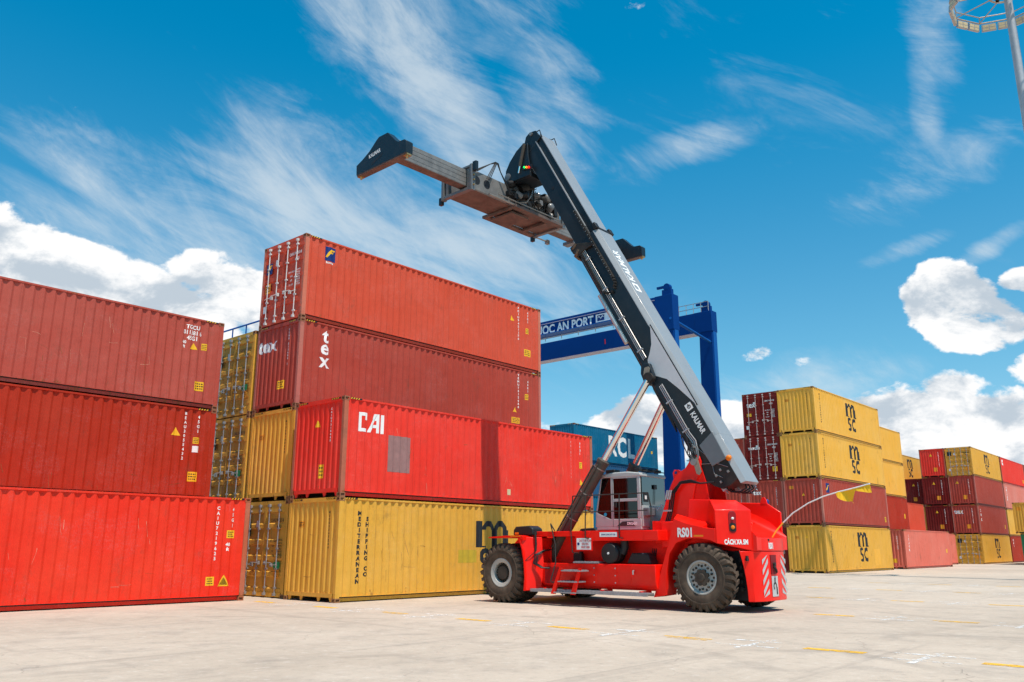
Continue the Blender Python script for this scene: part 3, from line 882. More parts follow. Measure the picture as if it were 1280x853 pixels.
stick(c, 'end', rects_bm([(-.15, -.17, .15, .17)]), (.40, 1.35), M_orange, 'label_plate', follow=False)
door_print(c, M_white, None, green=False, seed=3)
code_column(c, 'side', CL - 1.45, 2.7, 'FCIU9421170', M_white, .12, 1.12)
code_column(c, 'side', CL - .85, 2.6, '45G1', M_white, .12, 1.12)
stick(c, 'side', tri_bm(.26), (CL - 1.85, 2.15), M_yel, 'warning_triangle')
stick(c, 'side', rects_bm([(-.1, -.12, .1, .12)]), (CL - .85, 1.75), M_yel, 'label_plate')
stick(c, 'side', rects_bm([(-.2, -.15, .2, .15)]), (CL - .85, .8), M_yel, 'label_plate')
for t_, lab in ((0, 'yellow container at ground level in the third row, hidden behind the left stack'), (1, 'yellow container door end, second tier beside the left stack'), (2, 'yellow container door end, third tier left of the maroon tex container')):
    c = container(lab, OC, .16, DV + 2.60, t_, 'yellow', door=True, group=GM)
    if t_: door_print(c, M_black, rects_bm([(-.16, -.22, .16, .22)]), (.32, 2.05), seed=5 + t_)

# -- blue stack
zs_ = (0, 2.60, 5.20, 8.10)
for t_, lab, pl in ((0, 'navy blue container at the bottom of the blue stack behind the lane', 'navy'), (1, 'blue container second from the bottom of the blue stack', 'blue'), (2, 'navy container below the blue lettered one behind the cab', 'navy'), (3, 'teal blue container with white letters on top of the stack behind the cab', 'blue')):
    c = container(lab, OE, 0, 0, 0, pl, z0=zs_[t_], group='blue stack seen past the cab')
    if t_ == 3:
        stick(c, 'side', text_bm('RCL', 2.2, .08, .9, spacing=1.15), (6.6, 1.55), M_white)
        P_ = []
        stick(c, 'side', rects_bm([(-.1, -.12, .1, .12)]), (CL - .9, 1.5), M_yel, 'label_plate')

# -- right block, first bay
spec = [(0, 0, 'yellow', 'yellow container with three black letters at the bottom of the front right stack', True),
        (0, 1, 'brick', 'red container with small blue and yellow square, above the bottom yellow one at right', False),
        (0, 2, 'pale_yellow', 'yellow container with three black letters, third tier of the front right stack', True),
        (0, 3, 'pale_yellow', 'yellow container with three black letters on top of the front right stack', True)]
for r_, t_, pl, lab, lg in spec:
    c = container(lab, OR, 0, 0, t_, pl, group=GR)
    warn_end(c, .62 if t_ != 1 else .5, 2.35 if t_ == 1 else 2.15, 1.25, 2.2 if t_ != 1 else 1.9, ink=M_white if t_ == 1 else M_black, code='MEDU 52%d744 %d' % (t_, t_ + 2))
    if lg:
        stick(c, 'side', msc_logo(1.9), (6.6, 1.55), M_black, 'shipping_line_logo')
        stick(c, 'side', stacked('MEDITERRANEAN', .15, .006, .8, 1.0), (1.0, 1.6), M_black)
        stick(c, 'side', stacked('SHIPPING CO', .15, .006, .8, 1.0), (1.4, 1.7), M_black)
    else:
        stick(c, 'side', rects_bm([(-.26, -.3, .26, .3)]), (1.05, 2.3), M_bluel, 'leasing_logo')
        o = stick(c, 'side', flo(.5), (1.05, 2.3), M_yel, 'leasing_logo'); o.location = (0, -.003, 0)
        stick(c, 'side', rects_bm([(-.18, -.18, .18, .18)]), (CL - .6, .6), M_yel, 'label_plate')
    if t_ == 0: stick(c, 'side', rects_bm([(-.6, -.55, .6, .55)]), (9.1, .9), PAL['pale_yellow'], 'repaint_patch')
spec = [(0, 'maroon', True, 'maroon container door end at the bottom, half hidden by the red counterweight'),
        (1, 'brick', False, 'maroon container with white letters behind the foot of the boom'),
        (2, 'maroon', True, 'maroon door end with dense white data, third tier above the counterweight'),
        (3, 'maroon', True, 'maroon door end with tex lettering, topmost of the front right stack')]
for t_, pl, dr, lab in spec:
    c = container(lab, OR, .1, 2.52, t_, pl, door=dr, group=GR, bar_mat=simple('pale bar paint', (.5, .42, .40), .5))
    if dr:
        door_print(c, M_white, text_bm('tex', .5, .01, .95) if t_ == 3 else (text_bm('TRITON', .2, .01, 1.1) if t_ == 2 else None), (.62, 2.1), green=False, seed=11 + t_)
        stick(c, 'end', rects_bm([(-.16, -.1, .16, .1)] if t_ == 3 else [(-.16, -.16, .16, .16)]), (.45 if t_ == 3 else 2.0, 1.45 if t_ == 3 else .7), M_yel, 'label_plate', follow=False)
    else:
        stick(c, 'end', text_bm('tex', .42, .01, .95), (.65, 2.1), M_white)
        code_column(c, 'end', 1.95, 2.4, 'TEMU6218350', M_white, .09, 1.15)
for t_ in (0, 1, 2):
    c = container(('dark red container behind the counterweight, ground tier of the third row', 'brick red container end behind the foot of the boom, second tier of the third row', 'brick red container end beside the boom, third tier of the third row')[t_], OR, .2, 5.04, t_, 'brick', group=GR)
    warn_end(c, .5, 2.3, code='CXDU 110%d92 1' % t_, ink=M_white)
# second bay
for t_, pl, lab in ((0, 'maroon', 'dark red container hidden behind the salmon one'), (1, 'red', 'red container above the salmon one, second tier of the middle right stack'), (2, 'pale_yellow', 'yellow container, third tier of the middle right stack behind the front right one'), (3, 'pale_yellow', 'yellow container on top of the middle right stack behind the front right one')):
    c = container(lab, OR, 14.6, 2.9, t_, pl, group=GR)
    if t_ > 1: stick(c, 'side', msc_logo(1.9), (5.2, 1.55), M_black, 'shipping_line_logo')
    if t_ == 1:
        stick(c, 'side', rects_bm([(-.14, -.2, .14, .2)]), (CL - 1.0, 1.3), M_yel, 'label_plate')
c = container('faded salmon red container standing alone on the ground right of the yellow one', OR, 15.3, 0.0, 0, 'salmon', group=GR)
code_column(c, 'end', 1.9, 2.4, 'CRSU9182', M_white, .11, 1.15)
stick(c, 'side', stacked('SEACO', .26, .01, 1.0, 1.0), (1.05, 1.9), M_white)
stick(c, 'end', rects_bm([(-.15, -.15, .15, .15)]), (1.6, .6), M_yel, 'label_plate')
stick(c, 'side', rects_bm([(-.15, -.15, .15, .15)]), (CL - 1.1, 1.3), M_yel, 'label_plate')
# third bay
c = container('faded red container on the ground in the gap right of the salmon one', OR, 27.3, 2.52, 0, 'salmon', group=GF)
c = container('orange red container, second tier in the gap before the far stacks', OR, 27.1, 5.04, 1, 'orange_red', group=GF)
c = container('dull red container on the ground under the orange red one in the gap', OR, 27.1, 5.04, 0, 'brick', group=GF)
# far block
spec = [  # bay, row, tier, colour, door, label
    (0, 0, 0, 'yellow', True, 'yellow container with doors and black letters at the bottom of the far stack'),
    (0, 0, 1, 'brick', False, 'maroon red container with white tex letters, second tier of the far stack'),
    (0, 0, 2, 'brick', False, 'plain dark red container, third tier of the far stack'),
    (0, 0, 3, 'yellow', True, 'yellow container with doors, topmost on the corner of the far stack'),
    (0, 1, 0, 'maroon', False, 'dark container beside the yellow doors at the bottom of the far stack'),
    (0, 1, 1, 'maroon', False, 'maroon container end left of the tex one in the far stack'),
    (0, 1, 2, 'maroon', False, 'maroon container end, third tier under the crimson one'),
    (0, 1, 3, 'cai_red', False, 'crimson container end on top of the far stack beside the yellow doors'),
    (0, 2, 0, 'brick', False, 'red container on the ground in the third row of the far stack'),
    (0, 2, 1, 'yellow', False, 'yellow container in the third row of the far stack, only its edge in view'),
    (0, 2, 2, 'maroon', False, 'maroon container end with orange label, top of the third row of the far stack'),
    (0, 3, 0, 'brick', False, 'red container at the bottom of the fourth row of the far stack'),
    (0, 3, 1, 'brick', False, 'red container second in the fourth row of the far stack'),
    (0, 3, 2, 'teal', False, 'pale teal container under the pale yellow one in the far stack'),
    (0, 3, 3, 'pale_yellow', False, 'pale yellow container with black letters at the back of the far stack'),
    (1, 0, 0, 'red', False, 'red container on the ground in the second bay of the far stack'),
    (1, 0, 1, 'pale_yellow', False, 'yellow container in the second bay of the far stack under the pink one'),
    (1, 0, 2, 'pink', False, 'chalky pink container with white letters in the second bay of the far stack'),
    (1, 0, 3, 'cai_red', False, 'rose red container on top of the second bay of the far stack'),
    (2, 0, 0, 'red', False, 'red container on the ground in the last bay at the right edge'),
    (2, 0, 1, 'brick', False, 'brick container second in the last bay at the right edge'),
    (2, 0, 2, 'salmon', False, 'salmon container third in the last bay at the right edge'),
    (2, 0, 3, 'orange_red', False, 'orange red container on top of the last bay at the right edge')]
for bay, row, t_, pl, dr, lab in spec:
    du = {(0, 2): 1.2, (0, 3): 1.5}.get((bay, row), 0)
    c = container(lab, OS, bay * 12.75 + du, row * 2.52 + (.1 if row > 1 else 0), t_, pl, door=dr, group=GF)
    if bay == 0 and row < 3:
        if dr: door_print(c, M_black, rects_bm([(-.2, -.2, .2, .2)]), (.4, 2.25), green=False, seed=40 + t_); stick(c, 'end', rects_bm([(-.2, -.16, .2, .16)]), (1.95, .7), M_orange, 'label_plate', follow=False)
        else:
            code_column(c, 'end', 1.85, 2.5, 'TCNU48%d1206' % t_, M_white, .12, 1.12)
            stick(c, 'end', rects_bm([(-.18, -.2, .18, .2)]), (1.45 if row else 1.4, .75), M_orange, 'label_plate')
            stick(c, 'end', tri_bm(.3), (.8 + .3 * row, 2.25), M_yel, 'warning_triangle')
    if (bay, row, t_) == (0, 0, 1):
        stick(c, 'end', text_bm('tex', .62, .02, 1.0), (.62, 2.2), M_white)
        stick(c, 'side', stacked('tex', .5, .02, 1.0, .95), (.9, 1.9), M_white)
        stick(c, 'side', rects_bm([(-.16, -.2, .16, .2)]), (CL - 1.2, .9), M_yel, 'label_plate')
    if pl in ('yellow', 'pale_yellow') and (bay, row) in ((0, 0), (0, 3)):
        stick(c, 'side', msc_logo(2.0), (6.4 if row == 0 else 4.6, 1.5), M_black, 'shipping_line_logo')
    if (bay, t_) == (1, 2): stick(c, 'side', stacked('TRITON', .26, .02, 1.0, 1.0), (1.3, 1.7), M_white)
    if (bay, t_) == (1, 3):
        stick(c, 'side', text_bm('K', .75, .05, 1.0), (1.2, 2.3), M_white); stick(c, 'side', rects_bm([(-.2, -.2, .2, .2)]), (CL - 1, .7), M_yel, 'label_plate')
    if (bay, t_) == (1, 0): stick(c, 'side', stacked('CAI', .3, .02, 1.0, 1.0), (1.3, 2.1), M_white)
OU = (48.9, 82.3)
c = container('green container on the ground at the very right edge', OU, 0, -2.45, 0, 'green', group=GF)
c = container('yellow container end on top of the green one at the very right edge', OU, -.9, -2.25, 1, 'yellow', group=GF)
stick(c, 'end', rects_bm([(-.2, -.16, .2, .16)]), (.5, 2.3), M_orange, 'label_plate')

# ================================================================== reach stacker
M_red = simple('red machine paint', (.90, .010, .004), .32, vary=.05, scale=3, coat=.10, spec=.2, dust=(.08, (.85, .13, .08)))
M_redd = simple('red machine paint dusty', (.80, .009, .004), .42, vary=.10, scale=3, spec=.15, dust=(.15, (.55, .12, .06)))
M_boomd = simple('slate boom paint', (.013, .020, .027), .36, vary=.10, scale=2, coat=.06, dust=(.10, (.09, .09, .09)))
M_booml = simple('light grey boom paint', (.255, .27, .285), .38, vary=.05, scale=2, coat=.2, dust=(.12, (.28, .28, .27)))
M_gun = simple('mid grey paint', (.13, .14, .15), .38, vary=.08, scale=3, coat=.2)
M_tyre = simple('dusty tyre rubber', (.070, .048, .034), .85, vary=.25, scale=5, bump=.006, dust=(.7, (.15, .108, .075)))
M_rim = simple('pale rim paint', (.40, .39, .36), .45, vary=.1, dust=(.3, (.25, .21, .17)))
M_hub = simple('brown dusty hub', (.055, .043, .033), .7, vary=.3, dust=(.4, (.11, .08, .06)))
M_cyl = simple('dusty cylinder barrel', (.075, .060, .047), .5, vary=.2, dust=(.3, (.12, .10, .08)))
M_chrome = simple('chromed rod', (.78, .76, .74), .16, 1.0, .03)
M_pipe = simple('steel pipe', (.30, .28, .26), .42, .6, .1)
M_tube = simple('bright steel tube', (.52, .49, .46), .38, .5, .1)
M_hose = simple('black hose', (.014, .014, .015), .5)
M_grip = simple('galvanised grating', (.33, .33, .34), .55, .4, .2, 22, .004)
M_cabw = simple('pale grey cab paint', (.40, .41, .40), .4, vary=.05, dust=(.3, (.36, .34, .31)))
M_blackp = simple('black plastic', (.018, .018, .019), .45)
M_amber = simple('amber lens', (.80, .20, .01), .3)
M_lred = simple('red lens', (.6, .02, .01), .3)
M_under = simple('spreader steel with bounce tint', (.115, .085, .075), .6, vary=.3, scale=5, dust=(.5, (.19, .115, .085)))  # brown tint paints the warm ground bounce on the undersides
M_spr = simple('grey spreader beam', (.17, .165, .16), .42, .1, .2, 5, dust=(.35, (.28, .27, .25)))
M_brass = simple('brass fitting', (.40, .27, .12), .4, .7)
def glass(name, tint, k):
    m = bpy.data.materials.new(name); m.use_nodes = True; n = NT(m.node_tree); n.n.clear()
    tr_ = n.new('ShaderNodeBsdfTransparent'); tr_.inputs[0].default_value = (*tint, 1)
    gl = n.new('ShaderNodeBsdfGlossy'); gl.inputs['Roughness'].default_value = .03; gl.inputs[0].default_value = (.9, .95, 1, 1)
    fr = n.new('ShaderNodeFresnel'); fr.inputs[0].default_value = 1.5
    mx = n.new('ShaderNodeMixShader'); n.l.new(n.m('ADD', n.m('MULTIPLY', fr.outputs[0], 1.0), k, clamp=True), mx.inputs[0])
    n.l.new(tr_.outputs[0], mx.inputs[1]); n.l.new(gl.outputs[0], mx.inputs[2])
    o = n.new('ShaderNodeOutputMaterial'); n.l.new(mx.outputs[0], o.inputs[0]); return m
M_glass = glass('tinted cab glass', (.008, .008, .009), .02)
M_glassr = glass('rear cab glass', (.05, .055, .055), .14)
M_glassg = glass('green cab glass', (.12, .30, .27), .05)

T = empty('reach_stacker', TO, TA)
tag(T, 'red reach stacker with raised slate and grey boom parked on the concrete yard', 'reach stacker')

def torus_ring(mb, c, ax, r, t, n=32, mi=0):
    mb.lathe([(r - t, -t), (r + t, -t), (r + t, t), (r - t, t), (r - t, -t)], c, ax, n, mi)

def make_wheel(name, u, y, side, front):
    """side=+1 wheel on the left of the machine; y is the outer face"""
    Rr, Wt = .81, .47
    o = empty(name, (u, y, Rr), 0, T)
    s = side
    prof_ = [(.36, .07), (.42, .015), (.52, -.005), (.62, .0), (.70, .03), (.745, .075), (.758, .13), (.758, Wt - .13), (.745, Wt - .075), (.70, Wt - .03), (.60, Wt), (.42, Wt - .015), (.36, Wt - .07)]
    b = MB(); b.lathe(prof_, (0, 0, 0), (0, -s, 0), 56)
    # raised ring on the sidewall
    b.lathe([(.595, .004), (.60, -.012), (.625, -.012), (.63, .004)], (0, 0, 0), (0, -s, 0), 48)
    nl = 26
    for k in range(nl):
        for row in (0, 1):
            a0 = 2 * math.pi * (k + .5 * row) / nl
            def pt(r_, a, h): return Vector((math.cos(a) * r_, -s * h, math.sin(a) * r_))
            hw = .058
            if row == 0: hs = [(.0, .70, -.030), (.035, .79, -.022), (.10, .812, -.01), (.255, .812, .075)]
            else: hs = [(Wt, .70, -.030), (Wt - .035, .79, -.022), (Wt - .10, .812, -.01), (Wt - .255, .812, .075)]
            rings = []
            for (h, r_, sh) in hs:
                aa = a0 + sh / .8 * 1.0; w1 = hw / .8 * (1.0 if r_ > .75 else .9)
                low = r_ - .075
                rings.append([pt(low, aa - w1, h), pt(r_, aa - w1 * .8, h), pt(r_, aa + w1 * .8, h), pt(low, aa + w1, h)])
            b.loft(rings)
    b.build('tyre', M_tyre, o, smooth=35)
    rim = MB()
    if front:
        rim.lathe([(.39, .06), (.40, .03), (.375, .02), (.345, .035), (.29, .05), (.275, .07), (.27, .25), (.27, Wt - .1), (.38, Wt - .06)], (0, 0, 0), (0, -s, 0), 40)
        rm = rim.build('rim', M_rim, o, smooth=35)
        hb = MB(); hb.lathe([(.268, .20), (.20, .20), (.19, .14), (.19, .10), (.17, .085), (.0, .085)], (0, 0, 0), (0, -s, 0), 32)
        for k in range(20):
            a = 2 * math.pi * k / 20
            hb.lathe([(.018, .20), (.018, .10), (.012, .095), (0, .095)], (math.cos(a) * .228, 0, math.sin(a) * .228), (0, -s, 0), 8)
        hb.build('hub', M_hub, o, smooth=35)
    else:
        rim.lathe([(.40, .06), (.41, .03), (.385, .02), (.36, .03), (.35, .08), (.33, .095), (.18, .085), (.16, .05), (.0, .05)], (0, 0, 0), (0, -s, 0), 40)
        rm = rim.build('rim', M_rim, o, smooth=35)
        hb = MB()
        star = []
        for k in range(24):
            a = 2 * math.pi * k / 24; rr = .20 if k % 3 else .165
            star.append((math.cos(a) * rr, math.sin(a) * rr))
        hb.prism(star, -s * .02, -s * .09, 'y')
        hb.lathe([(.10, .03), (.09, -.02), (.04, -.03), (0, -.03)], (0, 0, 0), (0, -s, 0), 20)
        hb.build('hub', M_hub, o, smooth=35)
        for k in range(10):
            a = 2 * math.pi * (k + .5) / 10; bb = MB()
            bb.lathe([(.028, .10), (.028, .05), (.018, .035), (0, .035)], (math.cos(a) * .268, 0, math.sin(a) * .268), (0, -s, 0), 6)
            bb.build('wheel_nut', M_hub, o)
            bb = MB(); a2 = a + .31
            bb.lathe([(.03, .092), (.03, .088), (0, .088)], (math.cos(a2) * .30, 0, math.sin(a2) * .30), (0, -s, 0), 10)
            bb.build('rim_hole', M_hub, o)
    return o
for s in (1, -1):
    make_wheel('front_wheel', 6.0, s * 2.09, s, True)
    make_wheel('front_wheel', 6.0, s * 1.55, s, True)
    make_wheel('rear_wheel', 0, s * 1.53, s, False)
b = MB(); b.tube([(6, -1.9, .81), (6, 1.9, .81)], .22, 16); b.box(5.6, 6.4, -.75, .75, .5, 1.15); b.build('front_axle', M_dark, T, smooth=35, bevel=.02)
b = MB(); b.box(-.14, .14, -1.15, 1.15, .62, .95); b.tube([(.0, -.4, .70), (.0, .4, .70)], .2, 12); b.build('rear_axle', M_dark, T, smooth=35, bevel=.02)

# frame and deck
b = MB(); b.prism([(-.55, .95), (-.55, 1.75), (.6, 1.9), (6.6, 1.78), (6.95, 1.45), (6.95, .85), (5.2, .62), (1.2, .62)], -.62, .62)
b.build('chassis_frame', M_redd, T, bevel=.02)
b = MB(); b.box(.6, 4.95, .62, 1.02, .62, 1.80); b.build('chassis_side', M_redd, T, bevel=.015)
b = MB(); b.box(.6, 4.95, -1.02, -.62, .62, 1.80); b.build('chassis_side', M_redd, T, bevel=.015)
for s in (1, -1):
    # tank with rounded lower edge
    y0, y1 = (.98, 1.60) if s > 0 else (-1.60, -.98)
    yo = y1 if s > 0 else y0; yi = y0 if s > 0 else y1
    pts = [(yi, 1.09), (yo, 1.09), (yo, .62), (yo - s * .05, .52), (yo - s * .16, .45), (yi, .42)]
    b = MB(); b.prism(pts, 1.22, 4.9, 'x'); tk = b.build('side_tank', M_red, T, bevel=.015)
    if s > 0:
        for uu in (1.95, 2.38, 3.05):      # panel joints as thin proud seams
            q = MB(); q.box(uu - .008, uu + .008, 1.595, 1.606, .60, 1.06); q.build('tank_seam', M_redd, tk)
        for uu in (2.38, 3.05):
            for zz in (.62, .8, .98):
                q = MB(); q.lathe([(.018, 0), (.018, .012), (0, .012)], (uu + .05, 1.60, zz), (0, 1, 0), 8); q.build('bolt', M_galv, tk)
        q = MB(); q.tube([(1.85, 1.62, .93), (1.85, 1.66, .93), (1.85, 1.66, .84)], .02, 8); q.build('latch', M_galv, tk)
        q = MB()
        q.box(4.25, 4.78, 1.597, 1.607, .52, 1.02); gr = q.build('grille', M_redd, T)
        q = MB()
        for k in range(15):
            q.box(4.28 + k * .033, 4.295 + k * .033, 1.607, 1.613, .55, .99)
        q.build('grille_bars', simple('grille dark red', (.22, .008, .012), .6), gr)  # bars in a darker red than the plate
    # running board of open grating
    b = MB(); L0, L1 = (1.24, 5.0)
    ya, yb = (1.66, 1.98) if s > 0 else (-1.98, -1.66)
    b.box(L0, L1, ya, ya + .02, .335, .415); b.box(L0, L1, yb - .02, yb, .335, .415)
    b.box(L0, L1, ya + .02, yb - .02, .385, .393)
    k = L0
    while k < L1:
        b.box(k, k + .02, ya + .02, yb - .02, .393, .412); k += .12
    b.build('running_board', M_grip, T)
    for uu in (1.6, 2.8, 4.0, 4.7):
        b = MB(); b.box(uu, uu + .06, (1.2 if s > 0 else -1.7), (1.7 if s > 0 else -1.2), .36, .44); b.build('step_bracket', M_redd, T)
# deck ledge with cab platform
b = MB(); b.box(1.12, 3.22, -1.60, 1.60, 1.68, 1.94); b.build('cab_platform', M_red, T, bevel=.01)
b = MB(); b.box(3.222, 5.52, 1.40, 1.60, 1.80, 1.94); b.build('side_rail', M_red, T, bevel=.01)
b = MB(); b.box(3.222, 5.52, -1.60, -1.40, 1.80, 1.94); b.build('side_rail', M_red, T, bevel=.01)
b = MB(); b.box(3.222, 5.2, -1.40, 1.40, 1.80, 1.86); b.build('deck_plate', M_redd, T)
b = MB(); b.box(1.10, 1.5, 1.60, 1.62, 1.72, 1.92); b.build('hinge_plate', M_red, T, bevel=.005)
# front fenders
for s in (1, -1):
    ya, yb = (1.02, 2.10) if s > 0 else (-2.10, -1.02)
    b = MB(); top = [(6.45, 1.76), (6.45, 1.79), (5.9, 1.825), (5.35, 1.835), (5.16, 1.80), (5.16, 1.70), (5.36, 1.775), (5.9, 1.765)]
    b.prism(top, ya, yb); b.build('front_fender', M_red, T)
    yp = (1.96, 2.04) if s > 0 else (-2.04, -1.96)
    b = MB(); ob = [(5.30, 1.78), (5.19, 1.45), (5.13, 1.1), (5.10, .7), (5.13, .35)]; oi_ = [(4.86, 1.78), (4.84, 1.45), (4.80, 1.1), (4.84, .7), (4.90, .37)]
    b.loft([[(u, 2.095 * s, z) for u, z in ob] + [(u, 1.62 * s, z) for u, z in reversed(oi_)], [(u + .03, 2.06 * s, z) for u, z in ob] + [(u + .03, 1.58 * s, z) for u, z in reversed(oi_)]])
    fp = b.build('fender_side_panel', M_red, T, bevel=.012)
    b = MB(); b.prism([(5.40, 1.80), (5.27, 1.78), (5.16, 1.45), (5.10, 1.1), (5.07, .7), (5.10, .35), (5.14, .35), (5.11, .7), (5.14, 1.1), (5.21, 1.45), (5.30, 1.68)], ya, yb)
    b.build('fender_rear_guard', M_red, T, bevel=.005)
    b = MB(); b.box(4.91, 5.09, (1.1 if s > 0 else -1.66), (1.66 if s > 0 else -1.1), .36, 1.76); b.build('fender_box', M_redd, T, bevel=.01)
    if s > 0:
        q = MB(); q.tube([(5.17, 2.12, 1.08), (5.10, 2.04, 1.16), (4.93, 1.82, 1.40)], .010, 6)
        q.tube([(4.93, 1.82, 1.40), (4.93, 1.80, 1.60), (4.96, 1.80, 1.92)], .030, 8); q.build('fender_bracket', M_dark, T, smooth=35)
    # lamp housing on the fender
    b = MB(); yl = 1.55 * s
    b.prism([(5.05, 1.838), (5.08, 2.02), (5.22, 2.10), (5.72, 2.08), (5.80, 1.98), (5.80, 1.838)], yl - .22, yl + .22)
    lh = b.build('work_lamp', M_blackp, T, bevel=.03)
    q = MB(); q.box(5.60, 5.72, yl + .205 * s, yl + .24 * s, 1.86, 1.92); q.build('marker_lens', M_amber, lh)
    q = MB(); q.box(5.25, 5.62, (yl + .50 * s), (yl + .552 * s), 1.795, 1.822); q.build('side_reflector', M_amber, T)
# ladder
b = MB()
for (u0, u1) in ((3.86, 4.12), (3.22, 3.46)):
    b = MB(); b.prism([(u0, .98), (u0 + .08, .98), (u1 + .12, .30), (u1 - .02, .30)], 1.98, 2.03); b.build('ladder_side', M_red, T)
for (zz, ua, ub, y_) in ((.92, 3.24, 3.86, 1.72), (.64, 3.34, 3.98, 1.86), (.36, 3.42, 4.12, 2.0)):
    b = MB(); b.box(ua, ub, 1.66, 2.06, zz - .03, zz); 
    for k in range(6): b.box(ua + .03 + k * .1, ua + .06 + k * .1, 1.68, 2.04, zz, zz + .012)
    b.build('ladder_step', M_grip, T)
b = MB(); b.box(2.95, 3.75, 1.30, 1.66, 1.10, 1.14)
for k in range(8): b.box(2.98 + k * .1, 3.01 + k * .1, 1.32, 1.64, 1.14, 1.15)
b.build('upper_step', M_grip, T)
# handrails: separate bent tubes
def rail(path, r=.017, name='handrail', m=None):
    q = MB(); q.tube(path, r, 7); return q.build(name, m or M_dark, T, smooth=50)
rail([(3.80, 1.57, 2.88), (1.38, 1.57, 2.88)], .016)
rail([(3.78, 1.57, 2.44), (1.42, 1.57, 2.44)], .014)
rail([(3.36, 1.58, 2.88), (3.36, 1.62, 1.90), (3.36, 1.62, 1.76), (3.25, 1.62, 1.74)])
rail([(2.26, 1.58, 2.88), (2.26, 1.62, 1.90), (2.26, 1.62, 1.76), (2.15, 1.62, 1.74)])
rail([(1.38, 1.57, 2.88), (1.30, 1.57, 2.5), (1.32, 1.57, 1.95)])
rail([(3.80, 1.57, 2.88), (3.86, 1.6, 2.0), (3.80, 1.62, 1.38), (3.72, 1.62, 1.36), (3.60, 1.62, 1.36)])
rail([(4.55, 1.62, 2.15), (4.36, 1.66, 1.6), (4.28, 1.75, 1.1), (4.30, 1.95, .62), (4.22, 1.98, .60), (4.10, 1.98, .60)])
rail([(4.55, 1.62, 2.15), (4.40, 1.62, 1.95)])
# air cleaner and side equipment
b = MB(); b.lathe([(.0, 0), (.25, 0), (.27, .02), (.27, .36), (.24, .40), (.10, .42), (.0, .42)], (2.62, 1.20, 1.36), (0, 1, 0), 28)
af = b.build('air_cleaner', M_blackp, T, smooth=35)
q = MB(); q.lathe([(.275, 0), (.285, .01), (.285, .05), (.275, .06)], (2.62, 1.42, 1.36), (0, 1, 0), 28); q.build('clamp_band', M_dark, af, smooth=35)
q = MB(); q.lathe([(.03, 0), (.03, .02), (0, .02)], (2.62, 1.62, 1.36), (0, 1, 0), 10); q.build('cap_nut', M_white, af)
q = MB(); q.tube([(2.35, 1.35, 1.36), (2.28, 1.35, 1.50), (2.28, 1.35, 1.69)], .11, 14); q.build('intake_pipe', M_blackp, af, smooth=40)
q = MB(); q.box(2.59, 2.66, 1.40, 1.50, 1.0, 1.12); q.build('drain_valve', M_blackp, af)
b = MB(); b.prism([(1.40, 1.10), (1.48, 1.34), (1.98, 1.36), (2.12, 1.12)], 1.15, 1.50); bt = b.build('battery_box', M_blackp, T, bevel=.012)
for k in range(5):
    q = MB(); q.box(1.52 + k * .1, 1.57 + k * .1, 1.16, 1.49, 1.345, 1.372); q.build('battery_rib', M_gun if k == 1 else M_dark, bt)
b = MB(); b.box(3.85, 4.15, 1.02, 1.12, 1.14, 1.34); b.box(3.80, 3.88, 1.12, 1.22, 1.12, 1.40); b.build('valve_block', M_blackp, T, bevel=.01)
def decal(parent, bm, frame, mat, name='lettering', eps=.003):
    """frame: origin, right, up vectors; prints bm in that plane, lifted by eps"""
    o_, r_, u_ = [Vector(q) for q in frame]; r_ = r_.normalized(); u_ = u_.normalized(); n_ = r_.cross(u_)
    for v in bm.verts: v.co = o_ + r_ * v.co.x + u_ * v.co.y + n_ * eps
    me = bpy.data.meshes.new(name); bm.to_mesh(me); bm.free(); me.materials.append(mat)
    return place(name, me, parent)
M_pink = simple('faded print red', (.62, .10, .10), .5)
lb = decal(T, rects_bm([(-.24, -.15, .24, .15)]), ((3.42, 1.605, 1.60), (-1, 0, 0), (0, 0, 1)), M_white, 'warning_label')
b = MB(); b.box(3.14, 3.70, 1.585, 1.604, 1.42, 1.80); b.build('label_backing', M_red, T)
decal(lb, text_bm('CHU Y AN TOAN\nKHU VUC\nNGUY HIEM', .085, .003, .62), ((3.37, 1.609, 1.60), (-1, 0, 0), (0, 0, 1)), M_pink)
decal(lb, rects_bm([(-.035, -.035, .035, .035)]), ((3.60, 1.609, 1.60), (-1, 0, 0), (0, 0, 1)), M_bluel)
lb = decal(T, rects_bm([(-.28, -.06, .28, .06)]), ((2.62, 1.60, 1.84), (-1, 0, 0), (0, 0, 1)), M_white, 'warning_label')
decal(lb, text_bm('KHONG DUNG DUOI CAN', .06, .002, .62), ((2.62, 1.603, 1.84), (-1, 0, 0), (0, 0, 1)), M_bluel)
decal(T, rects_bm([(-.05, -.14, .05, .14)]), ((4.0, 1.022, 1.58), (-1, 0, 0), (0, 0, 1)), M_yel, 'warning_label')

# rear body
side_out = [(1.36, .30), (.87, 1.64), (.69, 2.22), (.35, 2.10), (0, 2.01), (-.27, 1.97), (-.43, 1.96), (-.43, 1.62), (-.30, 1.68), (0, 1.73), (.35, 1.73), (.66, 1.62), (.86, 1.35), (.96, .95), (1.0, .36)]
for s in (1, -1):
    ya, yb = (.98, 1.50) if s > 0 else (-1.50, -.98)
    b = MB(); b.prism(side_out, ya, yb); b.build('rear_fender', M_red, T, bevel=.012)
    # sloping shoulder between the hood wall and the fender edge
    b = MB(); y1, y2 = 1.14 * s, 1.498 * s
    b.loft([[(.80, y1, 2.34), (.30, y1, 2.20), (-.12, y1, 2.12), (-.12, y1, 1.9), (.80, y1, 1.9)],
            [(.69, y2, 2.215), (.35, y2, 2.095), (-.1, y2, 2.0), (-.1, y2, 1.9), (.80, y2, 1.9)]])
    b.build('shoulder_plate', M_red, T)
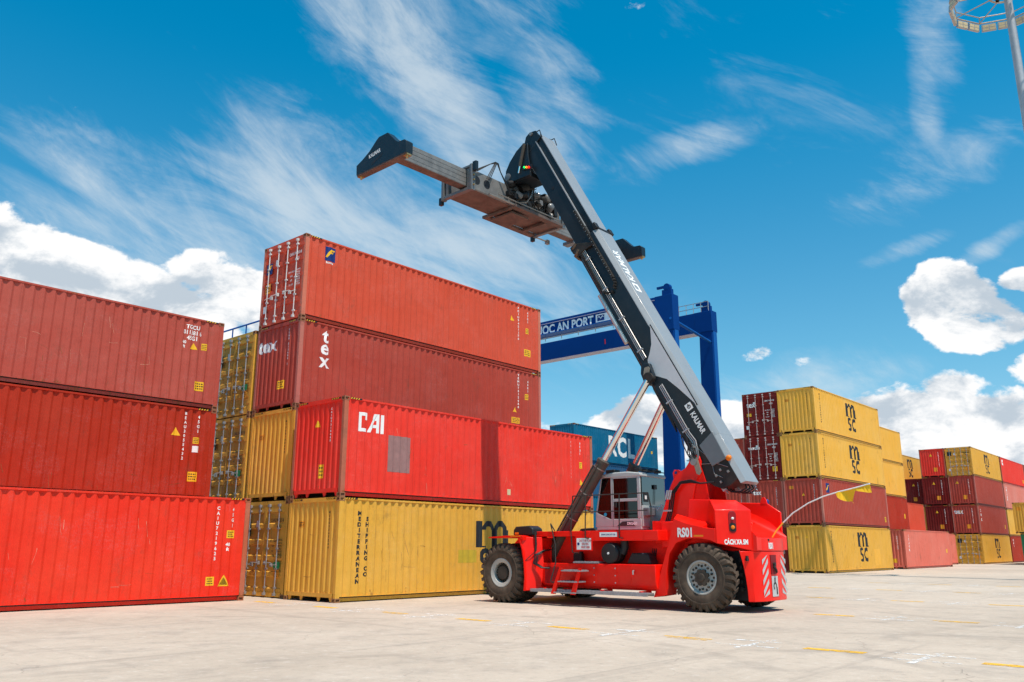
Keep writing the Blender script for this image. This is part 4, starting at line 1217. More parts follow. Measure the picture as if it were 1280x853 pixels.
b = MB(); b.box(-.4, 1.5, -1.1, 1.1, 1.60, 2.16); b.build('engine_hood', M_redd, T, bevel=.02)
b = MB(); b.box(.80, 1.30, .62, 1.12, 1.5, 2.16); b.build('hood_side', M_red, T, bevel=.02)
# upper counterweight
for s in (1, -1):
    def Y(pts): return [(u, y * s) for u, y in pts]
    low = Y([(.48, 1.15), (-.08, 1.17), (-.26, 1.27), (-.445, 1.502), (-1.075, .902), (-1.075, .86), (.48, .86)])
    lz = [1.62, 1.62, 1.62, 1.61, 1.437, 1.437, 1.62]
    mid = low
    top = Y([(.46, 1.12), (-.10, 1.12), (-.12, 1.13), (-.16, 1.15), (-.70, .90), (-.70, .86), (.46, .86)])
    b = MB()
    b.loft([[(*p, zz) for p, zz in zip(low, lz)], [(*p, 2.40) for p in mid], [(*p, 2.70 - .05 * max(0, -(p[0] - .46)) / 1.1) for p in top]])
    hn = b.build('counterweight_horn', M_red, T, bevel=.02)
    # outer lower blend under the horn
    # tail lamp recess on the slanted rear face
    A = Vector((-.445, 1.502 * s, 0)); Bv = Vector((-1.075, .902 * s, 0)); d = (Bv - A).normalized() 
    n_ = Vector((-d.y, d.x, 0));
    if n_.x > 0: n_ = -n_
    cpt = A + d * .42
    q = MB(); ring = []
    for k in range(24):
        t = 2 * math.pi * k / 24; xx = .085 * math.cos(t); zz = .085 * math.sin(t) + (.16 if math.sin(t) >= 0 else -.16)
        ring.append((xx, zz))
    cz = 2.12
    q.loft([[cpt + d * x * 1.12 + n_ * .006 + Vector((0, 0, cz + z * 1.08)) for x, z in ring], [cpt + d * x + n_ * .014 + Vector((0, 0, cz + z)) for x, z in ring]], cap=False)
    q.loft([[cpt + d * x + n_ * .014 + Vector((0, 0, cz + z)) for x, z in ring], [cpt + d * x * .95 + n_ * .004 + Vector((0, 0, cz + z * .95)) for x, z in ring]])
    tl = q.build('tail_lamp', simple('deep red recess', (.30, .006, .01), .5), T)
    q = MB(); q.loft([[cpt + d * x * .9 + n_ * .006 + Vector((0, 0, cz - .13 + z * .42)) for x, z in ring], [cpt + d * x * .9 + n_ * .02 + Vector((0, 0, cz - .13 + z * .42)) for x, z in ring]])
    q.build('lamp_plate', M_blackp, tl)
    q = MB(); q.lathe([(.048, 0), (.045, .02), (.02, .03), (0, .032)], cpt + n_ * .02 + Vector((0, 0, cz - .13)), n_, 16); q.build('lens', M_amber, tl, smooth=50)
    q = MB(); q.lathe([(.03, 0), (.03, .05), (.02, .06), (0, .06)], cpt + n_ * .004 + Vector((0, 0, cz + .08)), n_, 12); q.build('camera_pod', M_white, tl, smooth=50)
# valley between the horns
vs = [(.45, 2.30), (.15, 2.26), (-.15, 2.17), (-.45, 2.04), (-.75, 1.88), (-1.0, 1.78), (-1.18, 1.745)]
b = MB()
rings = []
for (u, z) in vs:
    k = max(0, (-u - .85) / .33)
    yy = [.865, .82, .70, .45, 0, -.45, -.70, -.82, -.865]
    lift = [.30, .14, .05, 0, 0, 0, .05, .14, .30]
    rings.append([(u, y, z + l * (1 - k * .85)) for y, l in zip(yy, lift)] + [(u, -.865, 1.46), (u, .865, 1.46)])
b.loft(rings); b.build('counterweight_saddle', M_red, T, smooth=50)
# middle band with lettering
band = [(-1.06, .895), (-1.185, .60), (-1.20, 0), (-1.185, -.60), (-1.06, -.895), (-.40, -.85), (-.40, .85)]
b = MB(); b.prism(band, 1.435, 1.742, 'z'); b.build('counterweight_band', M_red, T, bevel=.015)
# lower block, with the wheel cut-out curve on its flank
b = MB()
def lowplan(k):
    w_ = 1.18 - .22 * k
    return [(-.86 - .06 * k, w_), (-1.055, .905), (-1.17, .60), (-1.185, 0), (-1.17, -.60), (-1.055, -.905), (-.86 - .06 * k, -w_)]
rings = []
for z, k in ((.26, 1.0), (.55, .93), (.85, .75), (1.1, .5), (1.3, .22), (1.43, 0)):
    rings.append([(u, y, z) for u, y in lowplan(k)])
b.loft(rings); lw = b.build('counterweight_base', M_red, T, bevel=.012)
b = MB(); b.box(-.86, -.30, -.85, .85, .28, 1.43); b.build('axle_guard', M_blackp, T)
for k in range(5):
    q = MB(); q.box(-.80, -.74, .86, .95, .5 + k * .17, .58 + k * .17); q.build('guard_louvre', M_dark, T)
def face_frame(p0, p1, t, z):
    p0 = Vector((*p0, 0)); p1 = Vector((*p1, 0)); r_ = (p1 - p0)
    o_ = p0 + r_ * t; o_.z = z
    return (o_, r_, (0, 0, 1))
fa = ((-1.055, .905), (-1.17, .60)); fb = ((-1.17, .60), (-1.185, 0)); fc = ((-1.185, 0), (-1.17, -.60))
M_stripe = simple('reflective sheet grey', (.48, .48, .47), .45)
st = []
for k in range(6):
    z = -.70 + k * .24
    st.append([(-.15, z), (.15, z + .28), (.15, z + .40), (-.15, z + .12)])
def clipz(poly, lo, hi):
    return [(x, min(hi, max(lo, z))) for x, z in poly]
decal(lw, rects_bm([clipz(p, -.5, .5) for p in st]), face_frame(*fb, .20, .85), M_stripe, 'reflective_stripe')
decal(lw, rects_bm([clipz([(-x, z) for x, z in p][::-1], -.5, .5) for p in st]), face_frame(*fc, .92, .85), M_stripe, 'reflective_stripe')
q = MB(); q.box(-1.20, -1.172, -.10, .20, .88, 1.34); q.build('tow_recess', simple('recess red', (.20, .006, .01), .6), lw)
q = MB(); q.tube([(-1.21, .10, 1.08), (-1.25, .05, 1.0), (-1.24, 0, .93)], .03, 8); q.lathe([(.045, 0), (.045, .05), (0, .05)], (-1.2, .06, 1.12), (-1, 0, 0), 10); q.build('tow_pin', M_dark, lw, smooth=50)
decal(lw, rects_bm([(-.17, -.24, .17, .24)]), ((-1.188, .03, .60), (0, -1, 0), (0, 0, 1)), M_stripe, 'hook_sign', .004)
hk = []
for k in range(9):
    t0, t1 = R(-30 + 30 * k), R(-30 + 30 * (k + 1)); r0, r1 = .055, .10
    hk.append([(r0 * math.cos(t0), r0 * math.sin(t0)), (r1 * math.cos(t0), r1 * math.sin(t0)), (r1 * math.cos(t1), r1 * math.sin(t1)), (r0 * math.cos(t1), r0 * math.sin(t1))])
hk += [(.055, -.19, .12, -.02), (-.03, .09, .03, .2)]
decal(lw, rects_bm(hk), ((-1.188, .03, .60), (0, -1, 0), (0, 0, 1)), M_black, 'hook_sign', .007)
q = MB(); q.box(-1.0, -.96, .96, 1.06, 1.20, 1.32); q.build('side_marker', M_blackp, lw)
def bandframe(a, b_, t, z): return face_frame(a, b_, t, z)
decal(T, text_bm('RS01', .30, .012, .72), ((.40, 1.503, 1.875), (-1, 0, 0), (0, 0, 1)), M_white)
decal(T, rects_bm([(-.13, -.022, .13, .022)]), ((.02, 1.503, 1.79), (-1, 0, 0), (0, 0, 1)), M_amber, 'side_reflector')
decal(T, text_bm('CÁCH XA 5M', .155, .008, .62), face_frame((-.445, 1.502), (-1.075, .902), .56, 1.66), M_white, eps=.006)
decal(T, text_bm('RS01', .20, .008, .62), face_frame((-1.185, .60), (-1.20, 0), .75, 1.56), M_white, eps=.008)
q = MB(); q.lathe([(.03, 0), (.03, .02), (0, .03)], (-1.19, .25, 1.70), (-1, 0, .2), 10); q.build('side_marker', M_blackp, T)

# boom support towers
tw = [(2.0, 1.70), (1.79, 1.96), (1.62, 2.30), (1.45, 2.75), (1.30, 3.10), (1.20, 3.28), (1.22, 3.44), (1.17, 3.52), (1.06, 3.52), (.98, 3.47), (.84, 3.54), (.70, 3.72), (.64, 3.84), (.53, 3.88), (.42, 3.84), (.37, 3.70), (.40, 3.50), (.56, 3.10), (.70, 2.60), (.72, 1.70)]
for s in (1, -1):
    ya, yb = (.50, .56) if s > 0 else (-.56, -.50)
    b = MB(); b.prism(tw, ya, yb); tp_ = b.build('boom_tower', M_red, T, bevel=.006)
    b = MB(); b.prism([(.40, 3.55), (.60, 2.95), (.74, 2.4), (.74, 2.16), (.10, 2.16), (.22, 2.7), (.30, 3.2)], *((.46, .50) if s > 0 else (-.50, -.46)))
    b.build('tower_gusset', M_redd, tp_, bevel=.004)
    q = MB(); q.prism([(.62, 3.80), (.52, 3.84), (.45, 3.78), (.36, 3.42), (.42, 3.34), (.50, 3.38)], *((.56, .58) if s > 0 else (-.58, -.56))); q.build('pin_keeper', simple('primer steel', (.30, .25, .19), .5, .3), tp_)
    q = MB(); q.lathe([(.04, 0), (.04, .012), (0, .012)], (1.12, .56 * s, 3.44), (0, s, 0), 14); q.build('lifting_eye', M_bluel, tp_)
b = MB(); b.box(.75, 1.95, -.50, .50, 1.72, 2.2); b.build('tower_base', M_redd, T, bevel=.01)
b = MB(); b.tube([(.57, -.60, 3.69), (.57, .60, 3.69)], .09, 16); b.build('boom_pin', M_pipe, T, smooth=40)
# hoses down the tower
q = MB()
for k, off in enumerate((0, .055, .11)):
    q.tube([(.05, .50, 3.15), (.35, .66, 3.12), (.62, .68 + .01 * k, 3.16 + off * .5), (.92, .70, 3.14 + off * .4), (1.12 + off, .68, 2.90), (1.22 + off, .66, 2.45), (1.36 + off, .68, 2.02), (1.52 + off, 1.0, 1.5), (1.56 + off, 1.06, 1.2)], .021, 7)
q.build('hose_bundle', M_hose, T, smooth=50)
for (uu, zz, yy) in ((1.34, 2.45, .70), (1.47, 2.02, .72)):
    q = MB(); q.box(uu - .13, uu + .12, yy, yy + .03, zz - .02, zz + .02); q.build('hose_clamp', M_galv, T)
for k in range(3):
    q = MB(); q.tube([(1.20 + .06 * k, .70, 2.98), (1.26 + .06 * k, .71, 2.74)], .024, 8); q.build('hose_ferrule', M_galv, T, smooth=50)
# lift cylinders
for s in (1, -1):
    A = Vector((5.02, 1.02 * s, 1.24)); E_ = Vector((1.80, .62 * s, 6.08)); dd = (E_ - A).normalized(); Lc = (E_ - A).length
    Bm = A + dd * (Lc * .545)
    b = MB(); b.lathe([(.0, -.10), (.15, -.09), (.165, -.02), (.165, Lc * .53), (.185, Lc * .53), (.185, Lc * .545), (.13, Lc * .55), (0, Lc * .55)], A, dd, 24)
    cy_ = b.build('lift_cylinder', M_cyl, T, smooth=35)
    b = MB(); b.tube([Bm, E_ - dd * .08], .098, 20); b.build('piston_rod', M_chrome, cy_, smooth=50)
    b = MB(); b.tube([E_ - Vector((0, .09, 0)), E_ + Vector((0, .09, 0))], .15, 16); b.build('rod_eye', M_dark, cy_, smooth=40)
    sd = dd.cross(Vector((0, 1, 0))).normalized()
    b = MB(); b.tube([A + dd * .25 - sd * .20 + Vector((0, .05 * s, 0)), A + dd * (Lc * .5) - sd * .20 + Vector((0, .05 * s, 0))], .028, 8); 
    b.tube([A + dd * .3 + Vector((0, .19 * s, 0)), A + dd * (Lc * .52) + Vector((0, .19 * s, 0))], .022, 8)
    b.build('cylinder_pipe', M_cyl, cy_, smooth=40)
    for t_ in (.22, .36, .5):
        q = MB(); q.lathe([(.168, 0), (.178, .0), (.178, .03), (.168, .03)], A + dd * Lc * t_, dd, 20); q.build('cylinder_band', M_pipe, cy_, smooth=35)
    q = MB(); q.box(4.85, 5.2, 1.02 * s - .22, 1.02 * s - .17, 1.0, 1.5); q.box(4.85, 5.2, 1.02 * s + .17, 1.02 * s + .22, 1.0, 1.5); q.build('cylinder_bracket', M_red, T, bevel=.01)
    q = MB()
    for k in range(3):
        q.tube([(4.86, (1.2 + .04 * k) * s, 1.44), (4.80, (1.55 + .04 * k) * s, 1.42), (4.86 + .03 * k, (1.80 + .03 * k) * s, 1.30), (4.88 + .03 * k, (1.84 + .03 * k) * s, 1.08), (4.74, (1.72 + .04 * k) * s, .96), (4.6, 1.62 * s, .95)], .020, 7)
    q.build('cylinder_hose', M_hose, T, smooth=50)

# cab
Cb = empty('cab', (0, 0, 0), 0, T)
def cpart(bm_, name, mat, **k): return bm_.build(name, mat, Cb, **k)
b = MB(); b.box(2.2, 3.66, -.65, .65, 1.98, 2.06); cpart(b, 'cab_floor', M_cabw, bevel=.01)
for s in (1, -1):
    y0, y1 = (.60, .65) if s > 0 else (-.65, -.60)
    b = MB(); b.prism([(2.2, 2.06), (3.685, 2.06), (3.655, 2.45), (3.20, 2.27), (2.2, 2.27)], y0, y1); cpart(b, 'side_panel', M_cabw, bevel=.01)
    b = MB(); b.prism([(3.08, 2.27), (3.17, 2.27), (3.17, 3.42), (3.08, 3.42)], y0, y1); cpart(b, 'door_pillar', M_cabw, bevel=.01)
    b = MB(); b.box(2.2, 2.31, y0, y1, 2.27, 3.42); cpart(b, 'rear_pillar', M_cabw, bevel=.02)
    b = MB(); b.box(2.31, 3.08, y0, y1, 2.74, 2.82); cpart(b, 'door_rail', M_cabw, bevel=.005)
    b = MB(); b.box(2.31, 3.08, y0, y1, 3.37, 3.43); cpart(b, 'door_header', M_cabw, bevel=.005)
    ym = (y0 + y1) / 2 + .012 * s
    b = MB(); b.box(2.31, 3.08, ym - .004, ym + .004, 2.82, 3.37); cpart(b, 'window', M_glass)
    b = MB(); b.box(2.31, 3.08, ym - .004, ym + .004, 2.27, 2.74); cpart(b, 'window', M_glass)
    b = MB(); b.prism([(3.17, 2.27), (3.63, 2.46), (3.46, 3.38), (3.17, 3.42)], ym - .004, ym + .004); cpart(b, 'quarter_window', M_glassg)
    b = MB()
    for (a_, c_) in (((2.31, 2.82), (2.36, 2.87)), ((3.03, 2.82), (3.08, 2.87)), ((2.31, 3.32), (2.36, 3.37)), ((3.03, 3.32), (3.08, 3.37)), ((2.31, 2.27), (2.36, 2.32)), ((3.03, 2.27), (3.08, 2.32))):
        b.box(a_[0], c_[0], ym + .004, ym + .008, a_[1], c_[1])
    q = MB(); q.box(2.96, 3.05, y1 if s > 0 else y0 - .03, (y1 + .03) if s > 0 else y0, 2.58, 2.72); cpart(q, 'door_handle', M_blackp, bevel=.01)
    q = MB(); q.box(3.10, 3.11, y1 - .001, y1 + .002, 2.06, 3.4); cpart(q, 'door_gap', M_blackp)
b = MB(); b.prism([(3.46, 3.36), (3.66, 2.45), (3.69, 2.06), (3.73, 2.06), (3.70, 2.45), (3.50, 3.40)], -.60, .60)
cpart(b, 'windscreen', M_glassg)
for s in (1, -1):
    b = MB(); b.tube([(3.69, .62 * s, 2.06), (3.67, .62 * s, 2.45), (3.48, .62 * s, 3.40)], .028, 8); cpart(b, 'front_pillar', M_cabw, smooth=50)
b = MB(); b.prism([(2.16, 3.40), (3.52, 3.40), (3.50, 3.50), (3.1, 3.545), (2.6, 3.55), (2.18, 3.50)], -.66, .66); cpart(b, 'cab_roof', M_cabw, bevel=.03)
b = MB(); b.box(2.17, 2.21, -.60, .60, 2.06, 2.62); cpart(b, 'rear_panel', M_cabw, bevel=.01)
b = MB(); b.box(2.185, 2.195, -.58, .58, 2.62, 3.40); cpart(b, 'rear_window', M_glassr)
b = MB(); b.box(2.175, 2.185, .28, .52, 2.72, 2.98); cpart(b, 'window_vent', M_blackp, bevel=.004)
decal(Cb, rects_bm([(-.05, -.05, .05, .05)]), ((2.174, .42, 2.84), (0, -1, 0), (0, 0, 1)), M_white, 'label_plate')
b = MB(); b.tube([(2.16, 0, 2.66), (2.16, -.04, 3.1)], .008, 6); b.box(2.14, 2.17, -.12, .02, 3.08, 3.20); cpart(b, 'wiper', M_blackp)
b = MB(); b.box(1.98, 2.17, .22, .58, 2.34, 2.56); cpart(b, 'heater_box', M_gun, bevel=.02)
b = MB(); b.tube([(2.0, .1, 2.1), (1.86, -.05, 2.35), (1.9, -.3, 2.4), (2.05, -.45, 2.2), (2.1, -.5, 2.0)], .06, 10); cpart(b, 'air_duct', M_blackp, smooth=50)
b = MB(); b.tube([(2.12, -.05, 2.5), (2.0, -.12, 2.66), (1.95, -.25, 2.6)], .02, 6); cpart(b, 'mirror_arm', M_white, smooth=50)
for yy in (-.5, -.15, .2, .5):
    q = MB(); q.box(2.25, 2.42, yy - .07, yy + .07, 3.555, 3.64); cpart(q, 'roof_lamp', M_blackp, bevel=.015)
q = MB(); q.box(3.2, 3.5, .1, .4, 3.54, 3.66); cpart(q, 'roof_lamp', M_blackp, bevel=.02)
q = MB(); q.tube([(2.15, -.55, 3.56), (2.15, .55, 3.56)], .015, 6); q.tube([(3.2, -.5, 3.57), (2.3, -.5, 3.62)], .015, 6); cpart(q, 'roof_rail', M_dark)
q = MB(); q.box(2.55, 3.0, -.25, .25, 2.06, 2.5); q.prism([(2.45, 2.45), (2.6, 2.45), (2.52, 3.1), (2.40, 3.1)], -.24, .24); q.box(2.9, 3.4, -.5, -.3, 2.06, 2.75); cpart(q, 'seat', simple('seat cloth', (.05, .045, .045), .8), bevel=.03)
q = MB(); q.tube([(3.45, 0, 2.1), (3.2, 0, 2.7)], .03, 8); q.lathe([(.17, 0), (.19, .01), (.19, .02), (.17, .03), (.17, 0)], (3.2, 0, 2.70), (-.4, 0, 1), 20); cpart(q, 'steering_wheel', M_blackp, smooth=40)
q = MB(); q.prism([(2.40, 2.08), (2.98, 2.08), (2.80, 2.20), (2.45, 2.21)], .652, .656); dk = cpart(q, 'dark_stripe', simple('plum stripe', (.05, .03, .035), .5))
decal(Cb, text_bm('DRG450', .10, .004, .9), ((2.48, .656, 2.145), (-1, 0, 0), (0, 0, 1)), M_white)
decal(Cb, rects_bm([[(.05 * math.cos(a * .6283), .05 * math.sin(a * .6283)) for a in range(10)]]), ((3.36, .655, 2.40), (-1, 0, 0), (0, 0, 1)), simple('cyan sticker', (.02, .35, .55), .5), 'label_plate')

# ------------------------------------------------------------------ boom
th = math.atan2(.874, .486)
Bo = bpy.data.objects.new('boom', None); COL.objects.link(Bo); Bo.parent = T
Bo.location = (.57, 0, 3.69); Bo.rotation_euler = (0, -th, 0)
def bp(b_, name, mat, **k): return b_.build(name, mat, Bo, **k)
# outer section: slate sides, light grey top plate with sloped shoulders
sec = [(-.47, .02), (-.47, .80), (-.36, .94), (.36, .94), (.47, .80), (.47, .02), (.42, -.01), (-.42, -.01)]
b = MB(); n = len(sec)
S0, S1 = .30, 7.9
r0 = [(S0, y, z) for y, z in sec]; r1 = [(S1, y, z) for y, z in sec]
b.loft([r0, r1], mi=0)
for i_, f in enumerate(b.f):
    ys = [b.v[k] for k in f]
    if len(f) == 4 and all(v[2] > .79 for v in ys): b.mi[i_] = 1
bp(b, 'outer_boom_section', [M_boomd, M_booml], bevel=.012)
# foot of the boom
b = MB()
foot = [(.302, .02), (.302, .80), (-.35, .80), (-.98, .78), (-1.02, .55), (-.98, .28), (-.80, .12), (-.45, -.06), (.0, -.12), (.20, -.06)]
b.prism(foot, -.46, .46)
bp(b, 'boom_foot', M_dark, bevel=.012)
b = MB(); b.loft([[(.304, y, z) for y, z in sec[1:5]] + [(.304, .36, .80), (.304, -.36, .80)], [(-1.12, y, z) for y, z in ((-.45, .78), (-.36, .90), (.36, .90), (.45, .78), (.36, .775), (-.36, .775))]])
bp(b, 'boom_foot_top', M_booml, bevel=.006)
for s in (1, -1):
    y0, y1 = (.47, .51) if s > 0 else (-.51, -.47)
    b = MB(); b.prism([(.40, .845), (-.40, .80), (-.36, .36), (.30, .33)], y0, y1); bp(b, 'boom_side_box', M_gun, bevel=.012)
    # swoosh plate
    b = MB(); sw = [(4.02, .835), (3.75, .70), (3.54, .59), (3.36, .42), (3.23, .26), (3.00, .16), (2.72, .20), (2.62, .29), (2.40, .47), (1.99, .62), (1.6, .74), (1.28, .835)]
    b.prism(sw, *((.47, .482) if s > 0 else (-.482, -.47))); bp(b, 'boom_swoosh', simple('brightened grey swoosh paint', (.56, .56, .57), .35, vary=.04))  # lighter copy of the boom grey, brightened because this flank gets little sun
    b = MB(); b.box(1.25, 4.06, *((.470, .478) if s > 0 else (-.478, -.470)), .832, .868); bp(b, 'boom_pinstripe', M_black)
    b = MB(); b.prism([(4.06, .80), (4.06, .79), (7.88, .79), (7.88, .80)], *((.471, .474) if s > 0 else (-.474, -.471))); bp(b, 'boom_edge', M_booml)
    # lift lug
    b = MB(); b.prism([(3.16, .18), (3.06, .30), (2.66, .24), (2.50, .08), (2.52, -.04), (2.66, -.12), (2.96, -.08), (3.14, .04)], *((.47, .62) if s > 0 else (-.62, -.47))); lg_ = bp(b, 'lift_lug', M_boomd, bevel=.02)
    b = MB(); b.prism([(3.02, .12), (2.98, .24), (2.90, .25), (2.70, .06), (2.66, -.04), (2.74, -.08), (2.86, -.02)], *((.62, .64) if s > 0 else (-.64, -.62))); bp(b, 'lug_keeper', simple('primer steel', (.30, .25, .19)))
    b = MB(); b.prism([(2.42, .12), (2.60, .30), (2.0, .12), (1.2, -.005), (1.0, -.06), (1.9, -.05), (2.44, -.04)], *((.40, .468) if s > 0 else (-.468, -.40))); bp(b, 'boom_gusset', M_dark)
    # steel pipes along the flank
    for k in range(3):
        y_ = (.50 + .012 * k) * s; n_ = .16 + .055 * k
        b = MB(); b.tube([(7.6, y_, n_ + .10), (7.72, y_, n_ + .08), (7.74, y_, n_), (7.6, y_, n_ - .0), (3.3, y_, n_)], .016, 7); bp(b, 'hydraulic_pipe', M_tube, smooth=50)
        b = MB(); b.tube([(2.35, y_, n_ + .02), (.75, y_, n_ + .02), (.45, y_ + .03 * s, n_ + .07), (.15, y_, n_ - .05)], .016, 7); bp(b, 'hydraulic_pipe', M_tube, smooth=50)
    for s_ in (7.2, 5.95, 4.8, 3.6, 1.8, .85):
        b = MB(); b.box(s_ - .02, s_ + .02, *((.47, .55) if s > 0 else (-.55, -.47)), .12, .31); bp(b, 'pipe_clamp', M_galv)
    # energy chain
    ch = [(8.9, .62), (8.0, .62), (6.1, .62), (5.9, .60), (5.76, .50), (5.70, .38), (5.74, .26), (5.86, .15), (6.0, .11), (7.7, .11)]
    pts = []
    for (a0, c0), (a1, c1) in zip(ch[:-1], ch[1:]):
        L_ = math.hypot(a1 - a0, c1 - c0); nn = max(1, int(L_ / .075))
        for k in range(nn): pts.append((a0 + (a1 - a0) * k / nn, c0 + (c1 - c0) * k / nn, math.atan2(c1 - c0, a1 - a0)))
    b = MB()
    for (a_, c_, t_) in pts:
        ca, sa = math.cos(t_), math.sin(t_)
        q0 = [(-.028, -.034), (.028, -.034), (.034, .034), (-.034, .034)]
        ring = [(a_ + ca * x - sa * z, c_ + sa * x + ca * z) for x, z in q0]
        b.prism(ring, *((.475, .57) if s > 0 else (-.57, -.475)))
    o_ = bp(b, 'energy_chain', M_dark)
    b = MB()
    for (a_, c_, t_) in pts[::2]:
        if a_ > 6.0 and c_ > .5: b.box(a_ - .012, a_ + .012, *((.57, .574) if s > 0 else (-.574, -.57)), c_ - .02, c_ + .02)
    b.build('chain_links', M_pipe, o_)
    b = MB(); b.prism([(7.95, -.12), (7.95, .10), (7.55, .62), (7.45, .62), (7.55, .05), (7.70, -.12)], *((.40, .56) if s > 0 else (-.56, -.40))); bp(b, 'collar_bracket', M_dark, bevel=.01)
# collar with rounded wear pads
b = MB()
for s_ in (7.62, 7.86):
    b.tube([(s_, -.52, .0), (s_, -.50, -.10), (s_, -.3, -.14), (s_, .3, -.14), (s_, .50, -.10), (s_, .54, .0), (s_ + .06, .54, .12)], .055, 10)
bp(b, 'boom_collar', simple('worn collar', (.14, .10, .07), .5, .3), smooth=50)
b = MB(); b.box(7.9, 8.12, -.47, -.30, .86, .98); b.box(7.9, 8.12, .30, .47, .86, .98); b.box(7.9, 8.0, -.46, .46, .90, .95); bp(b, 'wear_pad', M_blackp, bevel=.01)
# extension cylinder under the boom
b = MB(); b.tube([(5.95, .45, -.06), (4.10, .45, -.06)], .07, 14); bp(b, 'guide_tube', M_tube, smooth=40)
b = MB(); b.tube([(5.95, -.45, -.06), (4.10, -.45, -.06)], .07, 14); bp(b, 'guide_tube', M_tube, smooth=40)
b = MB(); b.box(2.0, 7.8, -.30, .30, -.10, -.012); bp(b, 'boom_belly', M_dark)
# inner section: lower box with a lit ledge, set-back upper box
inn = [(-.40, .05), (-.40, .62), (-.345, .64), (-.345, .86), (.345, .86), (.345, .64), (.40, .62), (.40, .05)]
b = MB(); b.loft([[(7.0, y, z) for y, z in inn], [(12.45, y, z) for y, z in inn]])
for i_, f in enumerate(b.f):
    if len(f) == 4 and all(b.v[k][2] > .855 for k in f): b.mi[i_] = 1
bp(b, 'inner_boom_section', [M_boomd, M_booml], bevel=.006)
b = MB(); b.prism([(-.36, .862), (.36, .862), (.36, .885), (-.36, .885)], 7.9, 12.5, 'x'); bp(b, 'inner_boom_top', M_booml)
for s in (1, -1):
    b = MB(); b.prism([(.385 * s, .615), (.425 * s, .615), (.425 * s, .640), (.35 * s, .640)], 8.3, 12.35, 'x'); bp(b, 'ledge_highlight', M_booml)  # light grey strip paints the bright lit line along the ledge
    b = MB(); b.lathe([(.06, 0), (.06, .01), (0, .01)], (10.35, .40 * s, .32), (0, s, 0), 14); bp(b, 'boom_hole', M_black)
# boom head with hanging link plates
for s in (1, -1):
    b = MB(); hd = [(12.35, .86), (12.72, .82), (12.86, .60), (12.84, .40), (12.5, .05), (11.9, -.15), (11.35, .02), (11.3, .05), (12.2, .05)]
    b.prism(hd, *((.36, .41) if s > 0 else (-.41, -.36))); bp(b, 'boom_head_plate', M_boomd, bevel=.01)
    b = MB(); b.tube([(12.75, .37 * s, .62), (12.6, .40 * s, .95), (12.3, .40 * s, .9)], .018, 6); bp(b, 'head_hose', M_hose, smooth=50)
b = MB(); b.tube([(12.74, -.46, .62), (12.74, .46, .62)], .06, 12); b.tube([(12.3, -.46, .02), (12.3, .46, .02)], .08, 12); bp(b, 'head_pin', M_pipe, smooth=40)
b = MB(); b.box(12.45, 12.62, -.30, .30, .20, .80); bp(b, 'head_box', M_dark, bevel=.01)
# lettering and emblem on the flanks and the top
def emblem(s):
    P_ = [[(-s, -s), (s, -s), (s, s), (-s, s)]]
    return rects_bm(P_)
for s in (1, -1):
    fr = ((.84, .4715 * s, .62), (-1 * s, 0, 0), (0, 0, 1))
    decal(Bo, text_bm('KALMAR', .21, .006, .80), fr, M_white)
    fr2 = ((1.36 if s > 0 else .32, .4715 * s, .62), (-1 * s, 0, 0), (0, 0, 1))
    em = decal(Bo, emblem(.10), fr2, M_white, 'emblem')
    ring = []
    for k in range(14):
        t0, t1 = R(-60 + 25 * k), R(-60 + 25 * (k + 1)); r0, r1 = .033, .058
        ring.append([(r0 * math.cos(t0), r0 * math.sin(t0)), (r1 * math.cos(t0), r1 * math.sin(t0)), (r1 * math.cos(t1), r1 * math.sin(t1)), (r0 * math.cos(t1), r0 * math.sin(t1))])
    ring += [(-.085, -.012, .015, .012)]
    decal(Bo, rects_bm(ring), (Vector(fr2[0]) + Vector((0, .002 * s, 0)), fr2[1], fr2[2]), M_black, 'emblem')
sh = math.hypot(.11, .14)
decal(Bo, text_bm('KALMAR', .46, .010, .72), ((6.42, .12, .94), (1, 0, 0), (0, 1, 0)), M_white, eps=.004)
decal(Bo, emblem(.16), ((5.52, .10, .94), (1, 0, 0), (0, 1, 0)), M_white, 'emblem', eps=.004)
decal(Bo, rects_bm([[(.1 * math.cos(a * .5236), .1 * math.sin(a * .5236)) for a in range(12)]]), ((5.52, .12, .94), (1, 0, 0), (0, 1, 0)), M_booml, 'emblem', eps=.007)
# foot clutter: hoses, lamps, brackets
b = MB(); b.lathe([(.07, 0), (.075, .03), (.06, .09), (.03, .11), (0, .11)], (-.42, .47, .95 - .12), (0, .5, 1), 16); bp(b, 'beacon', M_amber, smooth=50)
rr = random.Random(12)
b = MB()
for k in range(7):
    a0 = rr.uniform(.15, .55); c0 = rr.uniform(.0, .30)
    b.tube([(a0 + .3, .50, c0), (a0, .56 + rr.uniform(0, .08), c0 - .02), (a0 - .25, .58, c0 - rr.uniform(.05, .2)), (a0 - .45, .52, c0 + rr.uniform(-.25, .0)), (a0 - .6, .46, -.1)], .015, 6)
bp(b, 'hose_cluster', M_hose, smooth=50)
b = MB()
for k in range(5):
    c0 = rr.uniform(.05, .35)
    b.tube([(.55 - k * .03, .53, .1 + .05 * k), (.25, .57, c0), (.0, .56, c0 - .12)], .012, 6)
    b.box(.10 + k * .05, .15 + k * .05, .52, .60, -.05 + k * .06, .0 + k * .06)
bp(b, 'pipe_fittings', M_pipe, smooth=50)
b = MB()
b.tube([(.25, .49, .26), (-.2, .49, .42), (-.55, .48, .30), (-.75, .48, .45)], .008, 5); b.tube([(-.1, .48, .05), (-.35, .49, .50), (-.60, .48, .72)], .010, 5)
for (a_, c_) in ((-.55, .50), (-.70, .66), (-.62, .32), (-.82, .35)): b.box(a_ - .03, a_ + .03, .46, .50, c_ - .025, c_ + .025)
bp(b, 'cable_loom', M_pipe, smooth=50)
b = MB()
